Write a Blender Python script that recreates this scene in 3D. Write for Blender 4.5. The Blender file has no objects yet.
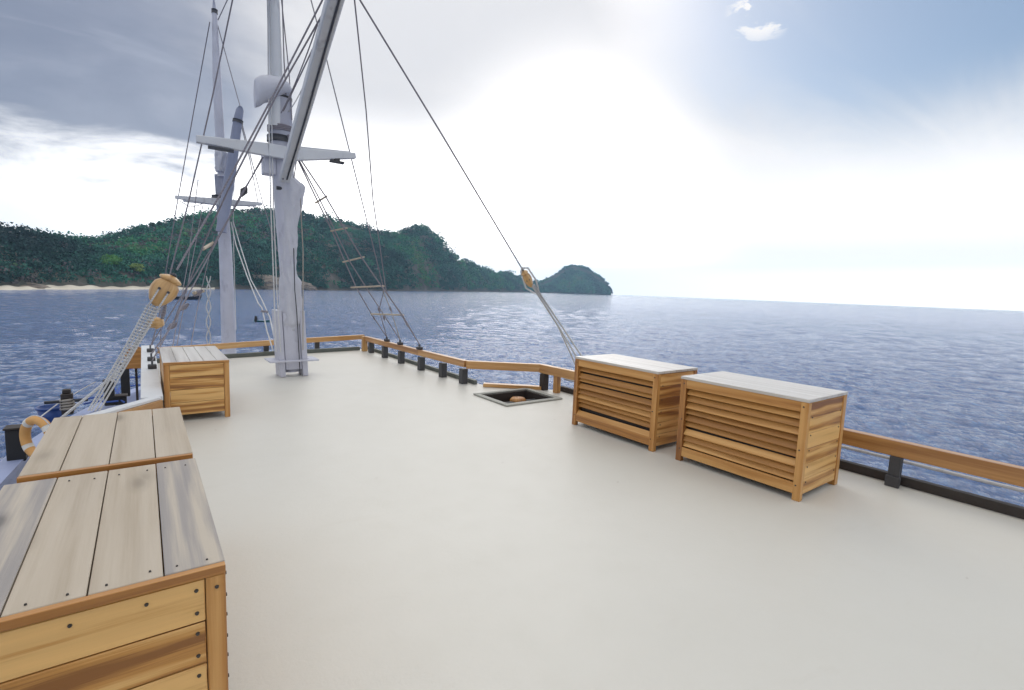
import bpy, bmesh, math, random
import numpy as np
from mathutils import Vector, Matrix
random.seed(7); rng = np.random.default_rng(7)
S = bpy.context.scene; COL = S.collection
# ------------------------------------------------------------------ camera frame (ship axes: x starboard, y forward, z up, deck z=0)
F = 500.0; CH = 1.65
CX = Vector((0.80564711, -0.03424492, 0.59140512))      # ship x in (right, down, ahead) of the camera
CY = Vector((-0.59114105, -0.11141534, 0.79883595))
CZ = Vector((0.03853553, -0.99318372, -0.11000503))
def P(px, py, x=None, y=None, z=None):
    """point of the place seen in the survey photo at px,py and lying on the plane x=, y= or z="""
    d = Vector((px-512, py-345, F)); r = Vector((d.dot(CX), d.dot(CY), d.dot(CZ)))
    t = x/r.x if x is not None else (y/r.y if y is not None else (z-CH)/r.z)
    return Vector((r.x*t, r.y*t, r.z*t+CH))
WATER = -5.0
# ------------------------------------------------------------------ mesh builder
class MB:
    def __init__(s): s.v=[]; s.f=[]; s.uv=[]; s.r=[]; s.sm=[]
    def face(s, pts, uvs, rnd, smooth=False):
        n=len(s.v); s.v+= [tuple(p) for p in pts]; s.f.append(tuple(range(n,n+len(pts)))); s.uv+=uvs; s.r.append(rnd); s.sm.append(smooth)
    def hexa(s, c, rnd=None, axis=0):
        """8 corners c[ix][iy][iz] flattened ix*4+iy*2+iz"""
        rnd = random.random() if rnd is None else rnd
        ou, ov = random.random()*40, random.random()*40
        c=[Vector(p) for p in c]
        L=[(c[4]-c[0]).length,(c[2]-c[0]).length,(c[1]-c[0]).length]
        def par(i): return [((i>>2)&1)*L[0], ((i>>1)&1)*L[1], (i&1)*L[2]]
        others=[k for k in range(3) if k!=axis]
        n=len(s.v); s.v += [tuple(p) for p in c]
        for fc,nrm in (((0,1,3,2),0),((4,6,7,5),0),((0,4,5,1),1),((2,3,7,6),1),((0,2,6,4),2),((1,5,7,3),2)):
            s.f.append(tuple(n+i for i in fc)); s.r.append(rnd); s.sm.append(False)
            for i in fc:
                q=par(i)
                if nrm==axis: s.uv.append((ou+q[others[0]]*.3, ov+q[others[1]]))
                else:
                    w=[k for k in others if k!=nrm][0]
                    s.uv.append((ou+q[axis], ov+q[w]+q[nrm]*1.0+.37*nrm))
        return s
    def box(s, a, b, rnd=None, axis=None, M=None):
        a=Vector(a); b=Vector(b)
        if axis is None:
            e=[abs(b[i]-a[i]) for i in range(3)]; axis=e.index(max(e))
        c=[Vector(((a.x,b.x)[i],(a.y,b.y)[j],(a.z,b.z)[k])) for i in (0,1) for j in (0,1) for k in (0,1)]
        if M is not None: c=[M@p for p in c]
        return s.hexa(c, rnd, axis)
    def beam(s, p, q, w, h, up=(0,0,1), rnd=None, w2=None, h2=None):
        p=Vector(p); q=Vector(q); d=(q-p).normalized(); up=Vector(up)
        side=d.cross(up).normalized(); u=side.cross(d).normalized()
        w2=w if w2 is None else w2; h2=h if h2 is None else h2
        c=[]
        for pt,ww,hh in ((p,w,h),(q,w2,h2)):
            for a in (-1,1):
                for b in (-1,1): c.append(pt+side*a*ww/2+u*b*hh/2)
        return s.hexa(c, rnd, 0)
    def sweep(s, pts, w, h, zoff=0, closed_ends=True):
        """timber of rectangular section along a level polyline, mitred at the corners; top at point z"""
        pts=[Vector(p) for p in pts]; n=len(pts); rings=[]
        for i,p in enumerate(pts):
            d0=(pts[i]-pts[i-1]) if i>0 else (pts[1]-pts[0]); d1=(pts[i+1]-pts[i]) if i<n-1 else d0
            d0=Vector((d0.x,d0.y,0)).normalized(); d1=Vector((d1.x,d1.y,0)).normalized()
            t=(d0+d1).normalized(); nn=Vector((-t.y,t.x,0)); k=1/max(.4,nn.dot(Vector((-d0.y,d0.x,0))))
            rings.append([p+nn*k*w/2, p-nn*k*w/2, p-nn*k*w/2-Vector((0,0,h)), p+nn*k*w/2-Vector((0,0,h))])
        for i in range(n-1):
            a,b=rings[i],rings[i+1]
            s.hexa([a[3],a[0],a[2],a[1],b[3],b[0],b[2],b[1]], axis=0)
    def tube(s, pts, r, seg=8, cap=True, rnd=None, smooth=True, sx=1, sy=1):
        pts=[Vector(p) for p in pts]; n=len(pts)
        rs=r if isinstance(r,(list,tuple)) else [r]*n
        rnd=random.random() if rnd is None else rnd
        base=len(s.v); ln=0; up=None; lens=[]
        for i,p in enumerate(pts):
            d=(pts[min(i+1,n-1)]-pts[max(i-1,0)]).normalized()
            if up is None:
                up=Vector((0,0,1)) if abs(d.z)<.9 else Vector((0,1,0))
                up=Vector((0,1,0)) if abs(d.z)>.8 else up
            a=d.cross(up).normalized(); b=a.cross(d).normalized(); up=b
            if i: ln+=(p-pts[i-1]).length
            lens.append(ln)
            for k in range(seg):
                t=2*math.pi*k/seg; s.v.append(tuple(p+a*math.cos(t)*rs[i]*sx+b*math.sin(t)*rs[i]*sy))
        for i in range(n-1):
            for k in range(seg):
                k2=(k+1)%seg
                s.f.append((base+i*seg+k, base+i*seg+k2, base+(i+1)*seg+k2, base+(i+1)*seg+k)); s.r.append(rnd); s.sm.append(smooth)
                s.uv += [(lens[i],k/seg),(lens[i],(k+1)/seg),(lens[i+1],(k+1)/seg),(lens[i+1],k/seg)]
        if cap:
            for o,rev in ((0,True),(n-1,False)):
                idx=[base+o*seg+k for k in range(seg)]
                if not rev: idx=idx[::-1]
                s.f.append(tuple(idx)); s.r.append(rnd); s.sm.append(False); s.uv += [(0,0)]*seg
        return s
    def lathe(s, prof, M=Matrix(), seg=24, rnd=.5):
        base=len(s.v); n=len(prof)
        for (r,z) in prof:
            for k in range(seg):
                t=2*math.pi*k/seg; s.v.append(tuple(M@Vector((r*math.cos(t),r*math.sin(t),z))))
        for i in range(n-1):
            for k in range(seg):
                k2=(k+1)%seg
                s.f.append((base+i*seg+k,base+i*seg+k2,base+(i+1)*seg+k2,base+(i+1)*seg+k)); s.r.append(rnd); s.sm.append(True)
                s.uv += [(prof[i][1],k/seg*.5),(prof[i][1],(k+1)/seg*.5),(prof[i+1][1],(k+1)/seg*.5),(prof[i+1][1],k/seg*.5)]
        return s
    def build(s, name, mat, parent=None, origin=None, bevel=0):
        o_=Vector(origin) if origin is not None else Vector((0,0,0))
        me=bpy.data.meshes.new(name)
        me.from_pydata([tuple(Vector(p)-o_) for p in s.v], [], s.f); me.validate(clean_customdata=False) if False else None
        uvl=me.uv_layers.new(name='grain'); uvl.data.foreach_set('uv', [c for t in s.uv for c in t])
        at=me.attributes.new('rnd','FLOAT','FACE'); at.data.foreach_set('value', s.r)
        me.polygons.foreach_set('use_smooth', s.sm)
        me.materials.append(mat); me.update()
        o=bpy.data.objects.new(name, me); COL.objects.link(o); o.location=o_
        if parent is not None: o.parent=parent; o.location=o_-Vector(parent['_o'])
        o['_o']=tuple(o_)
        if bevel:
            b=o.modifiers.new('bevel','BEVEL'); b.width=bevel; b.segments=1; b.limit_method='ANGLE'; b.angle_limit=math.radians(50)
        return o
def tag(o, label=None, cat=None, group=None, kind=None):
    if label: o['label']=label
    if cat: o['category']=cat
    if group: o['group']=group
    if kind: o['kind']=kind
    return o
def empty(name, loc, label, cat, group=None):
    o=bpy.data.objects.new(name, None); COL.objects.link(o); o.location=loc; o['_o']=tuple(loc); o.empty_display_size=.1
    return tag(o, label, cat, group)
# ------------------------------------------------------------------ materials
def newmat(name):
    m=bpy.data.materials.new(name); m.use_nodes=True; nt=m.node_tree; nt.nodes.clear()
    out=nt.nodes.new('ShaderNodeOutputMaterial'); b=nt.nodes.new('ShaderNodeBsdfPrincipled'); nt.links.new(b.outputs[0],out.inputs[0])
    return m,nt,b
class N:
    def __init__(s,nt): s.nt=nt
    def n(s,t,**k):
        nd=s.nt.nodes.new(t)
        for a,v in k.items(): setattr(nd,a,v)
        return nd
    def l(s,a,b): s.nt.links.new(a,b)
    def val(s,sock,v):
        if hasattr(v,'is_linked') or isinstance(v,bpy.types.NodeSocket): s.l(v,sock)
        else: sock.default_value=v
    def math(s,op,a,b=0.0,c=0.0,clamp=False):
        m=s.n('ShaderNodeMath',operation=op,use_clamp=clamp)
        s.val(m.inputs[0],a); s.val(m.inputs[1],b); s.val(m.inputs[2],c); return m.outputs[0]
    def noise(s,vec,scale,detail=4,rough=.5,dist=0,dim='3D'):
        q=s.n('ShaderNodeTexNoise',noise_dimensions=dim); s.l(vec,q.inputs['Vector']); q.inputs['Scale'].default_value=scale
        q.inputs['Detail'].default_value=detail; q.inputs['Roughness'].default_value=rough; q.inputs['Distortion'].default_value=dist; return q.outputs[0]
    def ramp(s,fac,stops,interp='LINEAR'):
        r=s.n('ShaderNodeValToRGB'); s.l(fac,r.inputs[0]); e=r.color_ramp; e.interpolation=interp
        while len(e.elements)<len(stops): e.elements.new(.5)
        for el,(p,c) in zip(e.elements,stops):
            el.position=p; el.color=(*c,1) if len(c)==3 else c
        return r.outputs[0]
    def mix(s,fac,a,b,mode='MIX'):
        m=s.n('ShaderNodeMix',data_type='RGBA',blend_type=mode); s.val(m.inputs[0],fac)
        for sock,v in ((m.inputs[6],a),(m.inputs[7],b)):
            if isinstance(v,bpy.types.NodeSocket): s.l(v,sock)
            else: sock.default_value=(*v,1)
        return m.outputs[2]
    def mapping(s,vec,scale=(1,1,1),loc=(0,0,0),rot=(0,0,0)):
        m=s.n('ShaderNodeMapping'); s.l(vec,m.inputs[0]); m.inputs['Scale'].default_value=scale; m.inputs['Location'].default_value=loc; m.inputs['Rotation'].default_value=rot; return m.outputs[0]
    def bump(s,h,strength,dist,b,normal=None):
        q=s.n('ShaderNodeBump'); q.inputs['Strength'].default_value=strength; q.inputs['Distance'].default_value=dist; s.l(h,q.inputs['Height'])
        if normal is not None: s.l(normal,q.inputs['Normal'])
        if b is not None: s.l(q.outputs[0],b.inputs['Normal'])
        return q.outputs[0]
def rndnode(n):
    a=n.n('ShaderNodeAttribute'); a.attribute_name='rnd'; return a.outputs['Fac']
def wood(name, pale, mid, dark, rough=.55, coat=0.0, fig=1.0, knots=True, kn=(.08,.12,.20), grey=None, bumpk=.25, pv=.35):
    m,nt,b=newmat(name); n=N(nt); uv=n.n('ShaderNodeUVMap'); uv.uv_map='grain'; r=rndnode(n)
    # shift each plank
    cmb=n.n('ShaderNodeCombineXYZ'); n.l(n.math('MULTIPLY',r,37.0),cmb.inputs[2])
    va=n.n('ShaderNodeVectorMath',operation='ADD'); n.l(uv.outputs[0],va.inputs[0]); n.l(cmb.outputs[0],va.inputs[1]); v=va.outputs[0]
    warp=n.noise(n.mapping(v,(1.3,3.0,1)),1.0,2,.5)
    w=n.n('ShaderNodeTexWave',wave_type='BANDS',bands_direction='Y'); n.l(n.mapping(v,(.16,1,1)),w.inputs[0])
    w.inputs['Scale'].default_value=3.6; w.inputs['Distortion'].default_value=5.5*fig; w.inputs['Detail'].default_value=2.5; w.inputs['Detail Scale'].default_value=1.5; w.inputs['Detail Roughness'].default_value=.55
    fine=n.noise(n.mapping(v,(3,120,1)),1.0,5,.65)
    broad=n.noise(n.mapping(v,(.55,8,1) if fig<1.2 else (.45,9,1)),1.0,4,.55,.5)
    f=n.math('ADD',n.math('MULTIPLY',w.outputs['Fac'],.20*fig),n.math('MULTIPLY',broad,1.0))
    f=n.math('ADD',f,n.math('MULTIPLY',n.math('SUBTRACT',fine,.5),.35))
    mid_=n.noise(n.mapping(v,(1.1,42,1)),1.0,4,.7,.3); f=n.math('ADD',f,n.math('MULTIPLY',n.math('SUBTRACT',mid_,.5),.42))
    f=n.math('ADD',f,n.math('MULTIPLY',n.math('SUBTRACT',r,.5),pv))
    col=n.ramp(f,[(.30,dark),(.58,mid),(.86,pale)] if fig<1.2 else [(.38,dark),(.55,mid),(.70,pale),(.95,tuple(min(1,c*1.12) for c in pale))])
    if grey:
        g=n.math('ADD',n.noise(n.mapping(v,(.9,5,1)),1.0,3,.55,1.2),n.math('MULTIPLY',n.math('GREATER_THAN',r,.95),.10))
        gm=n.math('MULTIPLY',n.ramp(g,[(.5,(0,0,0)),(.62,(1,1,1))]),n.ramp(r,[(.55,(.05,.05,.05)),(.9,(1,1,1))]))
        col=n.mix(n.math('MULTIPLY',gm,.85),col,grey)
    if knots:
        vo=n.n('ShaderNodeTexVoronoi'); n.l(n.mapping(v,(1.9,5.5,1)),vo.inputs[0]); vo.inputs['Scale'].default_value=1.0
        d=n.math('ADD',vo.outputs['Distance'],n.math('MULTIPLY',warp,.06))
        km=n.ramp(d,[(kn[0],(1,1,1)),(kn[1],(.35,.35,.35)),(kn[2],(0,0,0))])
        sel=n.math('GREATER_THAN',n.n('ShaderNodeSeparateColor') and vo.outputs['Distance'],-1)
        sc=n.n('ShaderNodeSeparateColor'); n.l(vo.outputs['Color'],sc.inputs[0]); sel=n.math('GREATER_THAN',sc.outputs[0],.5)
        col=n.mix(n.math('MULTIPLY',n.math('MULTIPLY',km,sel),.7),col,(tuple(c*.55 for c in dark) if grey else tuple(c*.35 for c in dark)))
    n.l(col,b.inputs['Base Color'])
    b.inputs['Roughness'].default_value=rough
    b.inputs['Coat Weight'].default_value=coat; b.inputs['Coat Roughness'].default_value=.18
    n.bump(n.math('ADD',fine,n.math('MULTIPLY',w.outputs['Fac'],.4)),bumpk,.002,b)
    return m
def paint(name, c, rough=.5, var=.12, scale=6, dirt=None, bumpk=.15, spec=.5, metal=0):
    m,nt,b=newmat(name); n=N(nt); tc=n.n('ShaderNodeTexCoord').outputs['Object']
    a=n.noise(tc,scale,6,.6); a2=n.noise(tc,scale*7,4,.6)
    col=n.mix(n.math('MULTIPLY',n.ramp(a,[(.35,(0,0,0)),(.7,(1,1,1))]),var*2,clamp=True), c, tuple(x*.72 for x in c))
    if dirt:
        dm=n.ramp(n.noise(n.mapping(tc,(1,1,.35)),scale*1.7,7,.7),[(.56,(0,0,0)),(.68,(1,1,1))])
        col=n.mix(n.math('MULTIPLY',dm,.65),col,dirt)
    n.l(col,b.inputs['Base Color']); b.inputs['Roughness'].default_value=rough; b.inputs['Metallic'].default_value=metal
    n.bump(n.math('ADD',a,a2),bumpk,.01,b); return m
def ropemat(name, c1, c2, pitch=.05):
    m,nt,b=newmat(name); n=N(nt); uv=n.n('ShaderNodeUVMap'); uv.uv_map='grain'
    sp=n.n('ShaderNodeSeparateXYZ'); n.l(uv.outputs[0],sp.inputs[0])
    t=n.math('ADD',n.math('DIVIDE',sp.outputs[0],pitch),sp.outputs[1])
    t=n.math('MULTIPLY',t,3.0); s_=n.math('ABSOLUTE',n.math('SUBTRACT',n.math('FRACT',t),.5))
    nz=n.noise(uv.outputs[0],9,3,.6)
    col=n.ramp(n.math('ADD',n.math('MULTIPLY',s_,1.3),n.math('MULTIPLY',n.math('SUBTRACT',nz,.5),.6)),[(.15,c1),(.5,c2)])
    n.l(col,b.inputs['Base Color']); b.inputs['Roughness'].default_value=.85; n.bump(s_,.8,.004,b); return m
M={}
M['teak']=wood('teak',(.60,.32,.10),(.45,.20,.045),(.24,.09,.02),rough=.42,coat=.25)
M['teakpale']=wood('pale_teak_slat',(.68,.38,.13),(.52,.255,.07),(.34,.15,.036),rough=.5,coat=.1,fig=.5,pv=.5)
M['teakfront']=wood('teak_with_sapwood',(.70,.42,.15),(.52,.25,.06),(.25,.10,.022),rough=.45,coat=.15,fig=1.3,pv=.45)
M['bleach']=wood('bleached_plank',(.53,.46,.37),(.48,.41,.32),(.40,.33,.245),kn=(.13,.2,.3),rough=.6,fig=.7,grey=(.30,.29,.30),bumpk=.35,pv=.12)
M['greyplank']=wood('grey_figured_plank',(.50,.44,.36),(.33,.30,.28),(.26,.245,.24),rough=.6,fig=1.15,bumpk=.35,pv=.1,kn=(.1,.16,.24))
M['toplit']=wood('sky_sheen_lid',(.62,.59,.55),(.54,.50,.45),(.40,.36,.32),rough=.34,coat=.4,fig=.6,knots=False,bumpk=.3,pv=.12)  # reflected sky on varnished lids painted in as paler, greyer wood
M['railwood']=wood('rail_timber',(.66,.41,.18),(.50,.26,.085),(.30,.13,.035),rough=.4,coat=.3,fig=.5,pv=.2)
M['greybrd']=wood('grey_board',(.40,.40,.36),(.30,.30,.27),(.17,.17,.15),rough=.6,knots=False)
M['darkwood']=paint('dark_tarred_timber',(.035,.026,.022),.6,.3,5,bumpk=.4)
M['blockwood']=wood('block_wood',(.66,.46,.24),(.55,.33,.13),(.34,.17,.06),rough=.35,coat=.4,fig=.5,knots=False,pv=.1)
M['mastpaint']=paint('sky_tinted_white_mast_paint',(.56,.57,.66),.5,.2,3,dirt=(.36,.36,.44),bumpk=.3)  # white paint with the blue sky's cast mixed into its colour
M['whitepaint']=paint('white_spar_paint',(.62,.64,.68),.45,.15,3,dirt=(.40,.40,.44))
M['canvas']=paint('sail_canvas',(.58,.59,.66),.85,.12,9,dirt=(.45,.45,.53),bumpk=.6)
M['iron']=paint('dark_iron',(.05,.055,.07),.5,.3,12)
M['greysteel']=paint('grey_steel_post',(.055,.055,.06),.55,.3,10,dirt=(.04,.035,.03))
M['sill']=paint('weathered_sill',(.13,.145,.13),.6,.3,6,dirt=(.05,.05,.05))
M['nail']=paint('screw_metal',(.05,.045,.04),.5,.2,40)
M['ropedark']=ropemat('tarred_rope',(.13,.12,.15),(.36,.34,.38))
M['ropewhite']=ropemat('white_rope',(.40,.41,.44),(.74,.74,.74),.06)
M['ropeblue']=ropemat('blue_rope',(.03,.07,.3),(.06,.14,.5))
M['ropetan']=ropemat('tan_rope',(.25,.22,.2),(.5,.46,.40))
M['lilac']=paint('pale_blue_bulwark_paint',(.34,.40,.62),.5,.15,2,dirt=(.25,.28,.4))
M['white']=paint('white_hull_paint',(.70,.72,.74),.45,.12,2,dirt=(.45,.46,.48))
M['black']=paint('black_rubber',(.015,.015,.018),.6,.2,8)
M['blue']=paint('blue_plastic',(.03,.08,.28),.4,.1,4)
M['buoy']=paint('faded_orange_foam',(.72,.38,.12),.6,.25,4,dirt=(.55,.36,.2))
M['buoyband']=paint('white_band',(.75,.72,.66),.6,.1,4)
# deck paint
def deckmat():
    m,nt,b=newmat('cream_deck_paint'); n=N(nt); tc=n.n('ShaderNodeTexCoord').outputs['Object']
    a=n.noise(tc,.55,5,.6,.4); c=n.noise(tc,4,6,.65); f=n.noise(tc,45,4,.6)
    col=n.mix(n.ramp(a,[(.35,(0,0,0)),(.65,(1,1,1))]),(.655,.64,.585),(.63,.615,.56))
    col=n.mix(n.math('MULTIPLY',n.ramp(c,[(.5,(0,0,0)),(.75,(1,1,1))]),.16),col,(.60,.58,.51))
    sp=n.n('ShaderNodeTexVoronoi'); n.l(tc,sp.inputs[0]); sp.inputs['Scale'].default_value=4.2
    sc=n.n('ShaderNodeSeparateColor'); n.l(sp.outputs['Color'],sc.inputs[0])
    spot=n.math('MULTIPLY',n.math('LESS_THAN',sp.outputs['Distance'],n.math('MULTIPLY',sc.outputs[1],.05)),n.math('GREATER_THAN',sc.outputs[0],.45))
    col=n.mix(n.math('MULTIPLY',spot,.55),col,(.33,.28,.22))
    st=n.ramp(n.noise(n.mapping(tc,(.5,2.2,1)),1.6,7,.7,1.0),[(.60,(0,0,0)),(.72,(1,1,1))])
    col=n.mix(n.math('MULTIPLY',st,.18),col,(.50,.46,.38))
    n.l(col,b.inputs['Base Color'])
    n.l(n.math('ADD',.36,n.math('MULTIPLY',c,.22)),b.inputs['Roughness']); b.inputs['Specular IOR Level'].default_value=.5
    h=n.math('ADD',n.math('MULTIPLY',f,.25),n.math('ADD',n.math('MULTIPLY',c,.8),n.math('MULTIPLY',n.noise(tc,1.3,3,.5),.8)))
    n.bump(h,.35,.012,b); return m
M['deck']=deckmat()
# ------------------------------------------------------------------ deck
SX=[(5.62,-4.0),(5.62,6.15),(4.66,7.05),(4.62,12.45)]
PXs=[(-.05,11.95),(-.05,6.5),(-.72,5.62),(-.72,-4.0)]
outer=SX+[(2.3,12.32)]+PXs
hole=[P(486,396,z=0),P(512,405,z=0),P(551,396,z=0),P(524,390,z=0)]
HX0,HX1,HY0,HY1=4.17,5.07,5.68,6.40
def slab(name, outer, hole, z0, z1, mat):
    bm=bmesh.new(); eds=[]
    for loop in ([outer] + ([hole] if hole else [])):
        vs=[bm.verts.new((x,y,z1)) for x,y in loop]
        eds+=[bm.edges.new((vs[i],vs[(i+1)%len(vs)])) for i in range(len(vs))]
    bmesh.ops.triangle_fill(bm,use_beauty=True,use_dissolve=False,edges=eds)
    for f in bm.faces:
        if f.normal.z<0: f.normal_flip()
    r=bmesh.ops.extrude_face_region(bm,geom=list(bm.faces))
    for v in [g for g in r['geom'] if isinstance(g,bmesh.types.BMVert)]: v.co.z=z0
    bmesh.ops.recalc_face_normals(bm,faces=list(bm.faces))
    me=bpy.data.meshes.new(name); bm.to_mesh(me); bm.free(); me.materials.append(mat)
    o=bpy.data.objects.new(name,me); COL.objects.link(o); return o
hl=[(HX0,HY0),(HX1,HY0),(HX1,HY1),(HX0,HY1)]
tag(slab('deck',outer,hl,-.16,0,M['deck']),'wide cream painted upper deck of the wooden ship','deck',kind='structure')
# hull of the ship below the upper deck
def halfw(y): 
    if y<6: return 3.95
    t=min(1,(y-6)/15.0); return 3.95*(1-t**2.3)**.9+.02
root=empty('ship_hull',(2.25,8,-5.2),'white hull of the wooden ship with pale blue bulwark below the upper deck','hull')
ys=[-6,-3,0,3,6,8,10,12,14,16,18,19,20,20.6,21,21.05]
def capz(y): return -1.02-.05*max(0,y-10)
def strip(sgn,z0,z1,off0,off1,thick=None):
    mb=MB()
    for a,b in zip(ys,ys[1:]):
        pa=[(2.25+sgn*(halfw(a)+off0),a,z0),(2.25+sgn*(halfw(b)+off0),b,z0),(2.25+sgn*(halfw(b)+off1),b,z1),(2.25+sgn*(halfw(a)+off1),a,z1)]
        mb.face(pa if sgn>0 else pa[::-1],[(a,0),(b,0),(b,1),(a,1)],.5,True)
    return mb
mb=MB()
for sgn in (1,-1):
    for z0,z1,o0,o1 in ((-5.6,-3.8,-1.0,-.3),(-3.8,-2.1,-.3,0),):
        s_=strip(sgn,z0,z1,o0,o1)
        k=len(mb.v); mb.v+=s_.v; mb.f+=[tuple(i+k for i in f) for f in s_.f]; mb.uv+=s_.uv; mb.r+=s_.r; mb.sm+=s_.sm
mb.box((2.25-2.9,-6.02,-5.6),(2.25+2.9,-6,-2.1)); mb.build('hull_side',M['white'],root)
for sgn in (1,-1):
    mb=MB(); 
    for a,b in zip(ys[:-1],ys[1:]):
        xa,xb=2.25+sgn*halfw(a),2.25+sgn*halfw(b)
        mb.hexa([(xa-.03,a,-2.09),(xa-.03,a,capz(a)-.08),(xa+.03,a,-2.09),(xa+.03,a,capz(a)-.08),(xb-.03,b,-2.09),(xb-.03,b,capz(b)-.08),(xb+.03,b,-2.09),(xb+.03,b,capz(b)-.08)],axis=0)
    mb.build('bulwark',M['lilac'],root)
    mb=MB(); mb.sweep([(2.25+sgn*halfw(a),a,capz(a)) for a in ys[:-1]],.24,.075); mb.build('bulwark_cap',M['lilac'],root)
mb=MB()
for a,b in zip(ys,ys[1:]):
    mb.face([(2.25-halfw(a),a,-2.1),(2.25+halfw(a),a,-2.1),(2.25+halfw(b),b,-2.1),(2.25-halfw(b),b,-2.1)],[(a,-4),(a,4),(b,4),(b,-4)],.5)
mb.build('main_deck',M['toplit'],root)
mb=MB(); mb.box((.35,-3.6,-2.09),(4.25,11.2,-.165)); mb.build('cabin_wall',M['white'],root)
# boxed well under the hatch
def inner_well():
    mb=MB(); t=.03
    mb.box((HX0,HY0,-.75),(HX0+t,HY1,.0)); mb.box((HX1-t,HY0,-.75),(HX1,HY1,.0))
    mb.box((HX0+t,HY0,-.75),(HX1-t,HY0+t,.0)); mb.box((HX0+t,HY1-t,-.75),(HX1-t,HY1,.0)); mb.box((HX0+t,HY0+t,-.8),(HX1-t,HY1-t,-.75))
    return mb
hatch=empty('deck_hatch',(4.62,6.05,0),'open square deck hatch with grey frame near the rail','hatch')
inner_well().build('well_wall',M['darkwood'],hatch)
mb=MB(); w=.085
mb.box((HX0-w,HY0-w,.004),(HX1+w,HY0,.026)); mb.box((HX0-w,HY1,.004),(HX1+w,HY1+w,.026)); mb.box((HX0-w,HY0,.004),(HX0,HY1,.026)); mb.box((HX1,HY0,.004),(HX1+w,HY1,.026))
mb.build('frame',M['greybrd'],hatch,bevel=.006)
mb=MB(); mb.lathe([(0,-.04),(.10,-.04),(.13,-.07),(.13,-.12),(.09,-.14),(.08,-.74)],Matrix.Translation((4.72,6.16,.0)),16); mb.build('vent_pipe',M['teak'],hatch)
mb=MB(); mb.beam((HX0+.03,6.12,-.12),(HX1-.03,6.12,-.12),.07,.07); mb.beam((4.6,HY0+.03,-.2),(4.6,HY1-.03,-.2),.06,.06); mb.build('cross_beam',M['greysteel'],hatch)
# ------------------------------------------------------------------ crates
def screw(p,nrm,parent,r=.007):
    d=Vector(nrm).normalized(); mb=MB(); mb.tube([Vector(p),Vector(p)+d*.004],[r,r*.8],8); mb.build('screw',M['nail'],parent,origin=p)
def louvre_crate(x0,x1,y0,y1,H,label,nplank):
    t=empty('louvred_locker',((x0+x1)/2,(y0+y1)/2,0),label,'deck locker','louvred lockers along the rail')
    pw=.062; tk=.028; zt=H-tk; posts=[]
    for (xa,ya) in ((x0,y0),(x0,y1-pw),(x1-pw,y0),(x1-pw,y1-pw)):
        mb=MB(); mb.box((xa,ya,0.0),(xa+pw*.8 if xa==x0 else xa+pw,ya+pw,zt),axis=2); posts.append(mb.build('corner_post',M['teak'],t,bevel=.003))
    for nm,(za,zb) in (('top_rail',(zt-.085,zt)),('bottom_rail',(.055,.145))):
        mb=MB(); mb.box((x0+.004,y0+pw,za),(x0+.034,y1-pw,zb),axis=1); mb.build(nm,M['teak'],t,bevel=.002)
    # louvres on the inboard side
    mb=MB(); n=9; za,zb=.15,zt-.09; st=(zb-za)/n
    for k in range(n):
        zc=za+st*(k+.5); a=math.radians(40)
        Mx=Matrix.Translation((x0+.045,0,zc+random.uniform(-.003,.003)))@Matrix.Rotation(a,4,'Y')@Matrix.Rotation(random.uniform(-.006,.006),4,'X')
        mb.box((-.007,y0+pw+.002,-.034),(.007,y1-pw-.002,.034),axis=1,M=Mx)
    mb.build('louvre_panel',M['teakpale'],t,bevel=.002)
    ends=[]
    for nm,ya,yb in (('end_panel',y0+.008,y0+.030),('end_panel',y1-.03,y1-.008)):
        mb=MB(); z=.05; hs=(zt-.055)/6
        for k in range(6): mb.box((x0+pw*.8+.001,ya,z+k*hs+.0015),(x1-pw*.5 if 0 else x1-.05,yb,z+(k+1)*hs-.0015),axis=0)
        ends.append(mb.build(nm,M['teakfront'],t,bevel=.002))
    mb=MB(); mb.box((x1-.04,y0+pw,.05),(x1-.018,y1-pw,zt-.003),axis=1); mb.build('back_panel',M['teak'],t)
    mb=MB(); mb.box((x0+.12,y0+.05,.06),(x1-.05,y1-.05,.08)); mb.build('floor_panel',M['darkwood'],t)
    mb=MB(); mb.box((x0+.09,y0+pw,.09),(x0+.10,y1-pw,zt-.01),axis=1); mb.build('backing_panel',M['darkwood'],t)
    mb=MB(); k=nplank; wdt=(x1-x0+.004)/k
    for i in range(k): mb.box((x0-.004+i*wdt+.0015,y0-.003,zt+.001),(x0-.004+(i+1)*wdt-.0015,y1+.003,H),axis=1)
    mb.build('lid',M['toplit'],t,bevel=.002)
    for yy in (y0+.04,y1-.04):
        for zz in (zt-.04,.13,H*.5): screw((x0-.001,yy,zz),(-1,0,0),posts[0] if yy<y0+.1 else posts[1])
    for zz in (.15,.28,.42,.55,.7): screw((x1-.1,y0+.007,zz),(0,-1,0),ends[0]); screw((x0+.1,y0+.007,zz),(0,-1,0),ends[0])
    return t
louvre_crate(4.3,5.05,1.75,2.95,.86,'louvred teak locker nearest the camera on the right, grey lid','locker' and 7)
louvre_crate(4.29,4.99,3.22,4.47,.86,'louvred teak locker farther forward, beside the open hatch','locker' and 7)
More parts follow.
